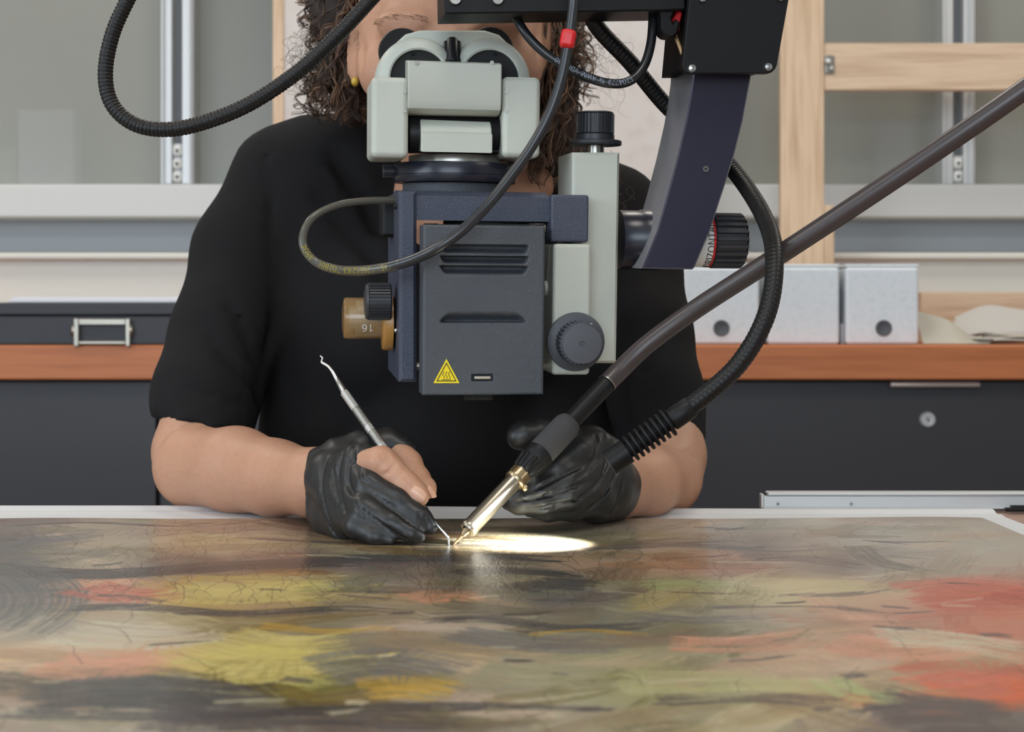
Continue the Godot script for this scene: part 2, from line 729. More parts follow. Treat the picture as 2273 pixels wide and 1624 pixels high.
func materials() -> void:
	var fine := noise_tex(0.06, 256, FastNoiseLite.TYPE_SIMPLEX, 3, 5)
	var m := mat("wall_paint", rgb(205, 203, 198), 0.8)
	m = mat("floor_vinyl", rgb(120, 116, 110), 0.5)
	m.albedo_texture = noise_tex(0.02, 512, FastNoiseLite.TYPE_SIMPLEX, 4, 2, ramp([[0.0, Color(0.85, 0.85, 0.85)], [1.0, Color(1, 1, 1)]]))
	m.uv1_triplanar = true
	mat("ceiling_paint", rgb(225, 224, 220), 0.9)
	mat("white_trim", rgb(214, 215, 212), 0.45)
	mat("cream_trim", rgb(226, 224, 214), 0.5)
	mat("grey_trim", rgb(158, 163, 168), 0.5)
	mat("aluminium", rgb(205, 206, 206), 0.42, 0.55)
	m = mat("frosted_glass", Color(0.69, 0.695, 0.66, 0.46), 0.32)
	m.transparency = BaseMaterial3D.TRANSPARENCY_ALPHA
	m.clearcoat_enabled = true
	m.clearcoat = 0.35
	m.clearcoat_roughness = 0.25
	mat("groove_grey", rgb(130, 134, 138), 0.6)
	mat("fixing_white", rgb(225, 225, 220), 0.5)
	mat("black_hole", rgb(22, 22, 22), 0.8)
	# woods: grain stretched along one axis
	for w in [["cherry_wood", rgb(194, 116, 70), 0.42, Vector3(1.2, 22, 16), 4], ["pine_upright", rgb(222, 194, 164), 0.6, Vector3(24, 1.4, 24), 7], ["pine_level", rgb(222, 196, 168), 0.6, Vector3(1.4, 24, 24), 9], ["table_wood", rgb(172, 142, 128), 0.55, Vector3(2, 20, 14), 3]]:
		m = mat(w[0], w[1], w[2])
		m.albedo_texture = noise_tex(0.012, 512, FastNoiseLite.TYPE_SIMPLEX_SMOOTH, 5, w[4], ramp([[0.0, Color(0.86, 0.82, 0.78)], [0.45, Color(0.97, 0.965, 0.96)], [0.6, Color(1, 1, 1)], [1.0, Color(0.93, 0.9, 0.87)]]))
		m.uv1_triplanar = true
		m.uv1_world_triplanar = true
		m.uv1_scale = w[3] * 0.28
	m = mat("black_cabinet", rgb(56, 54, 57), 0.42)
	m = mat("black_box_cloth", rgb(58, 58, 63), 0.6)
	relief(m, fine, 0.02, 14.0)
	m = mat("grey_board", rgb(222, 226, 230), 0.65)
	m.albedo_texture = noise_tex(0.035, 512, FastNoiseLite.TYPE_SIMPLEX, 5, 21, ramp([[0.0, Color(0.86, 0.87, 0.88)], [0.14, Color(0.96, 0.97, 0.97)], [0.6, Color(1, 1, 1)], [1.0, Color(0.97, 0.98, 0.98)]]))
	m.uv1_triplanar = true
	m.uv1_scale = Vector3.ONE * 3.0
	mat("dark_disc", rgb(80, 84, 90), 0.6)
	mat("nickel", rgb(190, 184, 172), 0.3, 0.9)
	mat("chrome", rgb(215, 215, 215), 0.18, 1.0)
	mat("steel", rgb(165, 162, 155), 0.28, 1.0)
	mat("bronze_handle", rgb(205, 186, 176), 0.35, 0.5)
	mat("paper", rgb(218, 217, 222), 0.8)
	mat("grey_paper", rgb(200, 196, 190), 0.8)
	mat("old_paper", rgb(188, 182, 168), 0.8)
	m = mat("board_canvas", rgb(212, 207, 203), 0.85)
	m.albedo_texture = noise_tex(0.02, 512, FastNoiseLite.TYPE_SIMPLEX, 5, 31, ramp([[0.0, Color(0.965, 0.95, 0.94)], [0.5, Color(1, 0.99, 0.98)], [1.0, Color(1, 1, 1)]]))
	m.uv1_triplanar = true
	m.uv1_scale = Vector3.ONE * 1.6
	m = mat("white_cloth", rgb(206, 207, 208), 0.75)
	# instrument finishes
	m = mat("shell_grey", rgb(190, 193, 182), 0.42)
	relief(m, noise_tex(0.12, 256, FastNoiseLite.TYPE_SIMPLEX, 2, 8), 0.006, 30.0)
	m = mat("navy_shell", rgb(64, 69, 85), 0.42)
	relief(m, noise_tex(0.1, 256, FastNoiseLite.TYPE_SIMPLEX, 2, 9), 0.03, 34.0)
	m = mat("cover_grey", rgb(70, 74, 80), 0.5)
	relief(m, noise_tex(0.1, 256, FastNoiseLite.TYPE_SIMPLEX, 2, 12), 0.03, 34.0)
	m = mat("navy_paint", rgb(25, 22, 46), 0.3)
	m.rim_enabled = true
	m.rim = 0.8
	m.rim_tint = 0.0
	mat("navy_gloss", rgb(26, 28, 40), 0.28)
	mat("satin_steel", rgb(188, 184, 176), 0.32, 0.7)
	m = mat("black_plastic", rgb(22, 22, 23), 0.45)
	m.metallic_specular = 0.35
	m = mat("black_matt", rgb(15, 15, 16), 0.6)
	m.metallic_specular = 0.3
	mat("knob_black", rgb(48, 49, 53), 0.42)
	mat("knob_face", rgb(74, 76, 82), 0.5)
	mat("dark_inside", rgb(14, 14, 15), 0.7)
	mat("anodised_black", rgb(30, 30, 32), 0.38, 0.3)
	mat("signal_red", rgb(200, 26, 30), 0.35)
	mat("joint_red", rgb(170, 50, 44), 0.5)
	mat("yellow_print", rgb(240, 214, 20), 0.5)
	mat("black_print", rgb(26, 24, 20), 0.6)
	mat("white_print", rgb(226, 226, 220), 0.6)
	mat("ochre_print", rgb(150, 136, 40), 0.6)
	mat("blue_grey_print", rgb(130, 140, 158), 0.6)
	m = mat("amber_plastic", Color(0.85, 0.66, 0.4, 0.3), 0.15)
	m.transparency = BaseMaterial3D.TRANSPARENCY_ALPHA
	mat("amber_solid", rgb(170, 122, 62), 0.3)
	mat("brass", rgb(176, 158, 128), 0.28, 1.0)
	mat("barrel_metal", rgb(160, 152, 138), 0.3, 1.0)
	mat("brass_dull", rgb(150, 124, 92), 0.38, 1.0)
	m = mat("hose_black", rgb(22, 21, 21), 0.4)
	m.metallic_specular = 0.4
	mat("cable_grey", rgb(42, 43, 46), 0.28)
	mat("cable_clear", rgb(84, 81, 72), 0.2)
	m = mat("hose_brown", rgb(62, 54, 53), 0.33)
	m = mat("foam_grip", rgb(58, 57, 58), 0.85)
	relief(m, fine, 0.02, 40.0)
	# cloth, skin, hair
	m = mat("dress_black", rgb(23, 22, 23), 0.9)
	m.metallic_specular = 0.35
	relief(m, noise_tex(0.2, 256, FastNoiseLite.TYPE_SIMPLEX, 2, 15), 0.012, 30.0)
	m = mat("skin", rgb(187, 141, 114), 0.5)
	m.subsurf_scatter_enabled = true
	m.subsurf_scatter_strength = 0.12
	m.albedo_texture = noise_tex(0.03, 512, FastNoiseLite.TYPE_SIMPLEX, 5, 17, ramp([[0.0, Color(0.96, 0.93, 0.92)], [0.5, Color(0.99, 0.985, 0.98)], [1.0, Color(1, 1, 1)]]))
	m.uv1_triplanar = true
	m.uv1_scale = Vector3.ONE * 9.0
	relief(m, noise_tex(0.14, 256, FastNoiseLite.TYPE_SIMPLEX, 3, 18), 0.006, 9.0)
	mat("nail", rgb(210, 165, 140), 0.25)
	mat("lips", rgb(172, 108, 96), 0.5)
	mat("glove_black", rgb(31, 31, 31), 0.42)
	m = mat("hair_brown", Color(1, 1, 1), 0.42)
	m.vertex_color_use_as_albedo = true
	mat("hair_mass", rgb(44, 33, 27), 0.75)
	mat("eyebrow", rgb(112, 80, 62), 0.9)
	mat("earring_yellow", rgb(190, 160, 60), 0.4)


func room() -> void:
	var b := MB.new()
	b.rbox(Transform3D(Basis(), Vector3(0, -0.05, -0.15)), Vector3(6.6, 0.1, 6.6), 0.004)
	struct("floor", b, M.floor_vinyl)
	b = MB.new()
	b.rbox(Transform3D(Basis(), Vector3(0, 2.75, -0.15)), Vector3(6.6, 0.1, 6.6), 0.004)
	struct("ceiling", b, M.ceiling_paint)
	b = MB.new()
	b.rbox(Transform3D(Basis(), Vector3(0, 1.35, -3.25)), Vector3(6.4, 2.7, 0.1), 0.004)
	struct("wall_back", b, M.wall_paint)
	b = MB.new()
	b.rbox(Transform3D(Basis(), Vector3(0, 1.35, 3.05)), Vector3(6.4, 2.7, 0.1), 0.004)
	struct("wall_front", b, M.wall_paint)
	for s in [-1.0, 1.0]:
		b = MB.new()
		b.rbox(Transform3D(Basis(), Vector3(s * 3.2, 1.35, -0.1)), Vector3(0.1, 2.7, 6.2), 0.004)
		struct("wall_left" if s < 0 else "wall_right", b, M.wall_paint)


# A box whose front face, at the distance d, fills the given pixels.
func slab(b: MB, x0: float, y0: float, x1: float, y1: float, d: float, depth: float, r := 0.002, seg := 2) -> void:
	var p := P(x0, y1, d)
	var q := P(x1, y0, d)
	if y1 == 765.0:   # stands on the worktop
		p.y = P(0, 765, 2.38).y + 0.0003
	b.rbox(Transform3D(Basis(), Vector3((p.x + q.x) / 2, (p.y + q.y) / 2, -d - depth / 2)), Vector3(q.x - p.x, q.y - p.y, depth), r, seg)


func one(called: String, x0: float, y0: float, x1: float, y1: float, d: float, depth: float, m: Material, parent: Node = null, r := 0.002) -> MeshInstance3D:
	var b := MB.new()
	slab(b, x0, y0, x1, y1, d, depth, r)
	return obj(called, b, m, parent)


func background() -> void:
	# The glazed wall: pale upstand with a lip, grey band, aluminium rail, frosted panes between slotted posts.
	var o: Node3D = one("trim_1", -1500, 575, 3700, 770, 2.98, 0.2, M.cream_trim)
	o.set_meta("kind", "structure")
	one("lip", -1500, 560, 3700, 576, 2.955, 0.2, M.cream_trim, o, 0.006)
	o = one("trim_2", -1500, 482, 3700, 560, 3.06, 0.14, M.grey_trim)
	o.set_meta("kind", "structure")
	o = one("trim_3", -1500, 408, 3700, 483, 2.99, 0.21, M.white_trim, null, 0.006)
	o.set_meta("kind", "structure")
	o = struct_node("window_1")
	var posts := [[355.0, 430.0], [2090.0, 2166.0], [-1360.0, -1285.0], [3400.0, 3475.0]]
	var edges := [[-1500.0, -1360.0], [-1285.0, 355.0], [430.0, 2090.0], [2166.0, 3400.0], [3475.0, 3700.0]]
	for e in edges:
		one("pane", e[0], -1080, e[1], 409, 3.075, 0.006, M.frosted_glass, o, 0.001)
	for e in edges:
		one("backing", e[0], -1080, e[1], 409, 3.185, 0.008, mat("backing_grey", rgb(158, 152, 138), 0.8), o, 0.001)
	for q in posts:
		var b := MB.new()
		slab(b, q[0], -1080, q[0] + 27, 409, 3.03, 0.16, 0.003)
		slab(b, q[1] - 27, -1080, q[1], 409, 3.03, 0.16, 0.003)
		slab(b, q[0] + 3, -1080, q[0] + 8, 409, 3.022, 0.02, 0.002)
		slab(b, q[1] - 11, -1080, q[1] - 6, 409, 3.022, 0.02, 0.002)
		var post := obj("mullion", b, M.aluminium, o)
		one("slot", q[0] + 27, -1080, q[1] - 27, 318 if q[0] < 1000 else 345, 3.06, 0.1, M.groove_grey, post)
		one("infill", q[0] + 27, 318 if q[0] < 1000 else 345, q[1] - 27, 409, 3.045, 0.1, M.aluminium, post)
		var rows := [334.0, 363.0, 392.0] if q[0] < 1000 else [362.0, 391.0]
		for y in rows:
			var c: float = (q[0] + q[1]) / 2
			var f := MB.new()
			slab(f, c - 10, y - 12, c + 10, y + 12, 3.03, 0.03, 0.006, 3)
			obj("fixing", f, M.fixing_white, post)
			f = MB.new()
			f.rod(P(c, y, 3.0305), P(c, y, 3.026), 0.0032, 12)
			obj("screw_hole", f, M.black_hole, post)
	tag(one("pale_box", 40, 243, 165, 408, 3.1, 0.06, M.paper), "pale upright box dimly seen through the frosted pane at far left", "box")
	tag(one("low_pale_box", -60, 330, 38, 408, 3.11, 0.05, M.old_paper), "low dull box dimly seen behind the frosted glass, cut by the left picture edge", "box")
	tag(one("lilac_folder", 1945, 268, 2030, 408, 3.11, 0.04, mat("lilac_card", rgb(150, 150, 178), 0.8)), "lilac grey folder dimly seen behind the frosted pane under the crossbar", "folder")
	# Counter: a cherry edge on black units.
	var top := one("counter_worktop", -1500, 765, 3700, 843, 2.38, 0.6, M.cherry_wood, null, 0.004)
	tag(top, "long reddish cherry wood worktop running under the frosted windows", "worktop")
	var unit_edges := [-1450.0, -548.0, 351.0, 1262.0, 2700.0, 3650.0]
	var names := ["black cabinet front at the far left, mostly outside the picture", "plain black cabinet front under the label-holder box, left of the person", "black cabinet front hidden behind the seated person in black", "wide black drawer cabinet with bar handle and round lock under the grey boxes", "black cabinet front at the far right, mostly outside the picture"]
	for i in 5:
		var x0: float = unit_edges[i]
		var x1: float = unit_edges[i + 1]
		var body := thing("base_cabinet", names[i], "cabinet")
		var b := MB.new()
		var p := P(x0, 0, 2.42)
		var q := P(x1, 0, 2.42)
		var y1 := P(0, 843, 2.38).y - 0.0005
		b.rbox(Transform3D(Basis(), Vector3((p.x + q.x) / 2, y1 / 2 + 0.04, -2.71)), Vector3(q.x - p.x - 0.001, y1 - 0.08, 0.54), 0.002)
		b.rbox(Transform3D(Basis(), Vector3((p.x + q.x) / 2, 0.04, -2.74)), Vector3(q.x - p.x - 0.001, 0.08, 0.48), 0.002)
		obj("body", b, M.black_cabinet, body)
		b = MB.new()
		var lo := 0.1
		var hi := P(0, 846, 2.415).y
		var mid := 0.52
		b.rbox(Transform3D(Basis(), Vector3((p.x + q.x) / 2, (hi + mid) / 2, -2.43)), Vector3(q.x - p.x - 0.007, hi - mid, 0.022), 0.002)
		var dr := obj("drawer_front", b, M.black_cabinet, body)
		b = MB.new()
		b.rbox(Transform3D(Basis(), Vector3((p.x + q.x) / 2, (lo + mid) / 2 - 0.002, -2.43)), Vector3(q.x - p.x - 0.007, mid - lo - 0.006, 0.022), 0.002)
		obj("door", b, M.black_cabinet, body)
		if i == 3:
			b = MB.new()
			b.rod(P(1976, 853, 2.4), P(2174, 853, 2.4), 0.0048, 14, 0.001)
			for x in [1990.0, 2160.0]:
				b.rod(P(x, 853, 2.4), P(x, 853, 2.4) + Vector3(0, 0, -0.02), 0.003, 10)
			obj("handle", b, M.bronze_handle, dr)
			b = MB.new()
			var lk := P(2059, 931, 2.4185)
			b.lathe(Transform3D(Basis(Vector3.RIGHT, PI / 2), lk), [Vector2(0.0, 0.004), Vector2(0.006, 0.004), Vector2(0.0065, 0.006), Vector2(0.011, 0.006), Vector2(0.0136, 0.003), Vector2(0.0138, 0)], 28)
			obj("lock", b, mat("lock_metal", rgb(225, 225, 226), 0.25, 0.6), dr)
			b = MB.new()
			b.rbox(Transform3D(Basis(Vector3(0, 0, 1), 0.5), lk + Vector3(0, 0, 0.004)), Vector3(0.0022, 0.008, 0.001), 0.0003)
			obj("keyhole", b, M.black_hole, dr)
	# Left: a low black storage box with a label holder, paper on top.
	var bx := thing("storage_box", "long low black storage box with a nickel label holder, on the worktop at left", "box")
	one("body", -330, 701, 420, 765, 2.381, 0.42, M.black_box_cloth, bx, 0.003)
	one("lid", -334, 671, 424, 699, 2.379, 0.428, M.black_box_cloth, bx, 0.003)
	var hb := MB.new()
	slab(hb, 163, 707, 174, 769, 2.3715, 0.008, 0.002)
	slab(hb, 278, 707, 288, 769, 2.3715, 0.008, 0.002)
	slab(hb, 174, 708, 278, 721, 2.3745, 0.006, 0.0015)
	slab(hb, 174, 757, 278, 764, 2.3745, 0.006, 0.0015)
	for x in [164.0, 288.0]:
		hb.ball(P(x, 734, 2.376), Vector3(0.006, 0.012, 0.004), 14)
	obj("label_holder", hb, M.nickel, bx)
	var pp := thing("paper_stack", "flat stack of white paper lying on the black storage box", "paper")
	for k in 3:
		one("sheet", 18 + k * 4, 667 - k * 4 , 396 + k * 3, 670.8 - k * 4, 2.41 + 0.01 * k, 0.3, M.paper, pp, 0.0006)
	# Right: three grey boxes, a card between two of them, a plank, papers.
	var gx := [[1519.0, 1686.0, 1601.0, "grey board box with a dark round hole, behind the cables and nearest the person"], [1705.0, 1864.0, -1.0, "plain grey board box without a hole, middle one of the three"], [1878.0, 2040.0, 1961.0, "grey board box with a dark round hole, rightmost of three beside the papers"]]
	for g in gx:
		var q := thing("archive_box", g[3], "box", Vector3.ZERO, "grey board boxes on the worktop")
		one("body", g[0], 593, g[1], 765, 2.43, 0.36, M.grey_board, q, 0.006)
		var lb := MB.new()
		slab(lb, g[0] - 1, 586, g[1] + 1, 592.5, 2.436, 0.355, 0.003)
		obj("lid", lb, M.grey_board, q)
		if g[2] > 0:
			lb = MB.new()
			lb.lathe(Transform3D(Basis(Vector3.RIGHT, PI / 2), P(g[2], 728, 2.431)), [Vector2(0, 0.0024), Vector2(0.0105, 0.0024), Vector2(0.0115, 0.0034), Vector2(0.0138, 0.003), Vector2(0.0142, 0)], 28)
			obj("hole", lb, M.dark_disc, q)
	tag(one("card_strip", 1866.5, 718, 1876, 765, 2.45, 0.1, M.paper), "narrow white card standing in the gap between two grey boxes", "card")
	tag(one("wood_plank", 2044, 648, 2900, 765, 2.86, 0.028, M.pine_level, null, 0.003), "low pine plank standing on edge behind the papers at right", "plank")
	paper_heap()
	# Leaning wood: the strainer and the canvas behind the person.
	var fr := thing("strainer_frame", "pale pine strainer frame with an upright and a crossbar, standing behind the grey boxes", "frame")
	one("upright", 1733, -900, 1830, 765, 2.83, 0.022, M.pine_upright, fr, 0.003)
	one("crossbar", 1829, 95, 3000, 200, 2.835, 0.02, M.pine_level, fr, 0.003)
	one("foot_block", 1829.5, 455, 1852, 765, 2.832, 0.018, M.pine_upright, fr, 0.002)
	var pb := MB.new()
	slab(pb, 1831, 122, 1853, 164, 2.832, 0.008, 0.003)
	var bolt := obj("bracket", pb, M.steel, fr)
	pb = MB.new()
	pb.rod(P(1838, 137, 2.83), P(1838, 137, 2.822), 0.006, 12, 0.001)
	pb.rod(P(1846, 152, 2.83), P(1846, 152, 2.824), 0.004, 12, 0.001)
	obj("bolt", pb, M.nickel, bolt)
	var cv := thing("blank_canvas", "tall off-white canvas board edged with pale wood, standing behind the person", "canvas")
	one("board", 629, -1000, 1496, 765, 2.845, 0.02, M.board_canvas, cv, 0.002)
	one("edge_strip", 605, -1000, 629, 765, 2.84, 0.028, M.pine_upright, cv, 0.002)
	one("edge_strip", 1496, -1000, 1518, 765, 2.84, 0.028, M.pine_upright, cv, 0.002)
	pb = MB.new()
	pb.rod(P(1478, 147, 2.846), P(1478, 147, 2.843), 0.0035, 10)
	obj("nail_head", pb, M.steel, cv)


func paper_heap() -> void:
	var rng := RandomNumberGenerator.new()
	rng.seed = 40
	var defs := [["sagging_sheet", 2050.0, 2200.0, 690.0, 757.0, 2.43, "old_paper", "sagging grey paper sheet sloping down beside the rightmost grey box"], ["paper_bundle", 2130.0, 2420.0, 690.0, 745.0, 2.66, "grey_paper", "white curled paper bundle on the worktop in front of the pine plank"], ["folded_paper", 2215.0, 2520.0, 738.0, 763.0, 2.43, "old_paper", "low folded greyish paper at the front edge of the worktop, far right"]]
	for e in defs:
		var a := P(e[1], e[3], e[5])
		var z := P(e[2], e[4], e[5])
		var base := P(0, 765, 2.38).y
		var o := thing(e[0], e[7], "paper")
		for s in 3 if e[0] != "paper_bundle" else 4:
			var ph := rng.randf() * 6.0
			var lift := s * 0.004
			var kind: String = e[0]
			var f := func(u: float, v: float) -> Vector3:
				var x := lerpf(a.x, z.x, u) + s * 0.006
				var y: float
				if kind == "sagging_sheet":
					y = lerpf(base + 0.002 + lift, lerpf(a.y, base + 0.012, smoothstep(0.0, 1.0, u)) - lift * 2.5, v) + 0.003 * sin(u * 9.0 + ph) * v + 0.004 * sin(v * 5.0 + ph) * v
				elif kind == "paper_bundle":
					y = base + 0.004 + lift * 2.2 + (0.012 + 0.03 * sin(clampf(u * 1.1 + 0.12, 0.0, 1.0) * PI)) * v + 0.003 * sin(u * 14.0 + ph) * v
				else:
					y = base + 0.002 + lift * 1.3 + 0.006 * sin(u * 5.0 + ph) * sin(v * 3.0) + 0.006 * absf(sin(u * 3.0 + ph))
				return Vector3(x, maxf(y, base + 0.001 + s * 0.0008), -e[5] - v * (0.17 if kind == "folded_paper" else 0.05) + s * -0.012 + 0.005 * sin(u * 7.0 + ph))
			var b := MB.new()
			b.sheet(24, 8, f, Vector3.UP, 0.0006)
			obj("sheet", b, M[e[6]], o)


func work_table() -> void:
	var o := thing("work_table", "wooden work table with straight legs under the white cloth", "table")
	var b := MB.new()
	b.rbox(Transform3D(Basis(), Vector3(-0.05, 0.728, -0.735)), Vector3(2.1, 0.03, 1.0), 0.004)
	obj("tabletop", b, M.table_wood, o)
	for x in [-1.03, 0.93]:
		for z in [-0.3, -1.14]:
			b = MB.new()
			b.rbox(Transform3D(Basis(), Vector3(x, 0.3565, z)), Vector3(0.06, 0.713, 0.06), 0.005)
			obj("leg", b, M.table_wood, o)
	# The cloth: a stiff white sheet with a soft fold at its far edge.
	b = MB.new()
	var c := P(2191, 1133, 1.2035)
	var f := func(u: float, v: float) -> Vector3:
		var far := lerpf(-1.248, -1.2035, clampf(u, 0, 1))
		var x := lerpf(-1.0, c.x, u) + (1.0 - v) * 0.0 
		var z := lerpf(-0.26, far, v)
		var ridge := exp(-pow((v - 0.985) / 0.007, 2.0)) * 0.0035 + exp(-pow((v - 0.962) / 0.006, 2.0)) * 0.0012
		var cor := maxf(0.0, Vector2((u - 0.985) / 0.015, (v - 0.985) / 0.015).length() - 1.0) if u > 0.985 and v > 0.985 else 0.0
		return Vector3(x - cor * 0.012, 0.7464 + ridge + 0.0006 * sin(x * 9.0) * sin(z * 7.0), z + cor * 0.01)
	b.sheet(60, 160, f, Vector3.UP, 0.0018)
	tag(obj("table_cloth", b, M.white_cloth), "flat white sheet covering the table beneath the painted canvas", "cloth")
	# The aluminium straightedge beyond the cloth, its end plate, and the black clip.
	var s := thing("metal_rail", "pale aluminium rail lying along the far right edge of the table", "rail")
	b = MB.new()
	slab(b, 1694, 1100, 3100, 1129, 1.222, 0.004, 0.001)
	slab(b, 1694, 1125.5, 3100, 1130, 1.217, 0.012, 0.001)
	obj("web", b, M.aluminium, s)
	b = MB.new()
	slab(b, 1704, 1092, 3100, 1101, 1.22, 0.014, 0.002)
	obj("top_flange", b, M.chrome if false else M.aluminium, s)
	b = MB.new()
	slab(b, 1689, 1096, 1697, 1129, 1.219, 0.01, 0.002)
	obj("end_plate", b, M.aluminium, s)
	for x in [1727.0, 1890.0]:
		b = MB.new()
		b.rod(P(x, 1118, 1.2225), P(x, 1118, 1.221), 0.0014, 10)
		obj("rivet", b, M.groove_grey, s)
	b = MB.new()
	slab(b, 2234, 1127, 2330, 1135, 1.205, 0.006, 0.001)
	slab(b, 2246, 1122, 2330, 1130, 1.207, 0.006, 0.001)
	tag(obj("black_clip", b, M.black_plastic), "small flat black clip lying before the aluminium rail at far right", "clip")

# The canvas: an abstract of our own in the photograph's range of colours, brushed hair by hair into a texture.
const PX0 := -0.50
const PX1 := 0.372
const PZ0 := 0.30
const PZ1 := 1.127
const TW := 2048
const TH := 1536


func paint_at(p: Vector2) -> Vector2:   # a spot seen at the pixel p, in pixels of the canvas texture
	var d := table_d(p.y)
	return Vector2(((p.x - CX) * d / F - PX0) / (PX1 - PX0) * TW, (d - PZ0) / (PZ1 - PZ0) * TH)


func dot(c: Color, w: int, soft: float) -> Image:
	var im := Image.create(w, w, false, Image.FORMAT_RGBA8)
	for x in w:
		for y in w:
			var r := Vector2(x - (w - 1) / 2.0, y - (w - 1) / 2.0).length() / (w / 2.0)
			im.set_pixel(x, y, Color(c.r, c.g, c.b, c.a * clampf((1.0 - r) / soft, 0.0, 1.0)))
	return im


func brush(im: Image, hi: Image, path: PackedVector2Array, width: float, c: Color, dry: float, rng: RandomNumberGenerator, vary := 0.05, lift := 0.5) -> void:
	var n := maxi(2, int(width / 1.9))
	var tones := []
	for k in 6:
		var v := rng.randf_range(-vary, vary)
		tones.append(dot(Color(c.r + v + rng.randf_range(-0.02, 0.02), c.g + v, c.b + v + rng.randf_range(-0.02, 0.02), c.a), 6, 0.8))
	var hs := [dot(Color(0.5 + lift * 0.25, 0.5, 0.5, 0.5), 4, 1.0), dot(Color(0.5 - lift * 0.2, 0.5, 0.5, 0.5), 4, 1.0)]
	var total := 0.0
	for i in path.size() - 1:
		total += path[i].distance_to(path[i + 1])
	for h in n:
		var o := (float(h) / (n - 1) - 0.5) * width + rng.randf_range(-1.5, 1.5)
		var tone: Image = tones[rng.randi() % 6]
		var relief_dot: Image = hs[rng.randi() % 2]
		var edge := absf(o) / (width * 0.5)
		var t0 := total * rng.randf_range(0.0, 0.07 + 0.1 * dry)
		var t1 := total * (1.0 - rng.randf_range(0.0, 0.1 + 0.45 * dry))
		var gap := rng.randf() < dry * 0.6 + edge * 0.2
		var ph := rng.randf() * 100.0
		var s := 0.0
		for i in path.size() - 1:
			var a := path[i]
			var b := path[i + 1]
			var l := a.distance_to(b)
			if l < 0.01:
				continue
			var nrm := (b - a).orthogonal() / l
			var at := 0.0
			while at < l:
				var w := s + at
				if w > t0 and w < t1 and not (gap and sin(w * 0.05 + ph) + sin(w * 0.021 + ph * 2.0) > 0.3 - dry):
					var p := a.lerp(b, at / l) + nrm * (o + sin(w * 0.013 + ph) * 1.2)
					var q := Vector2i(p) - Vector2i(3, 3)
					if q.x > 0 and q.y > 0 and q.x < TW - 7 and q.y < TH - 7:
						im.blend_rect(tone, Rect2i(0, 0, 6, 6), q)
						if lift > 0.0:
							hi.blend_rect(relief_dot, Rect2i(0, 0, 4, 4), q + Vector2i(1, 1))
				at += 2.6
			s += l


func curve2(pts: Array) -> PackedVector2Array:
	var v := []
	for p in pts:
		v.append(Vector3(p.x, p.y, 0))
	var out := PackedVector2Array()
	for p in spline(v, 10):
		out.append(paint_at(Vector2(p.x, p.y)))
	return out


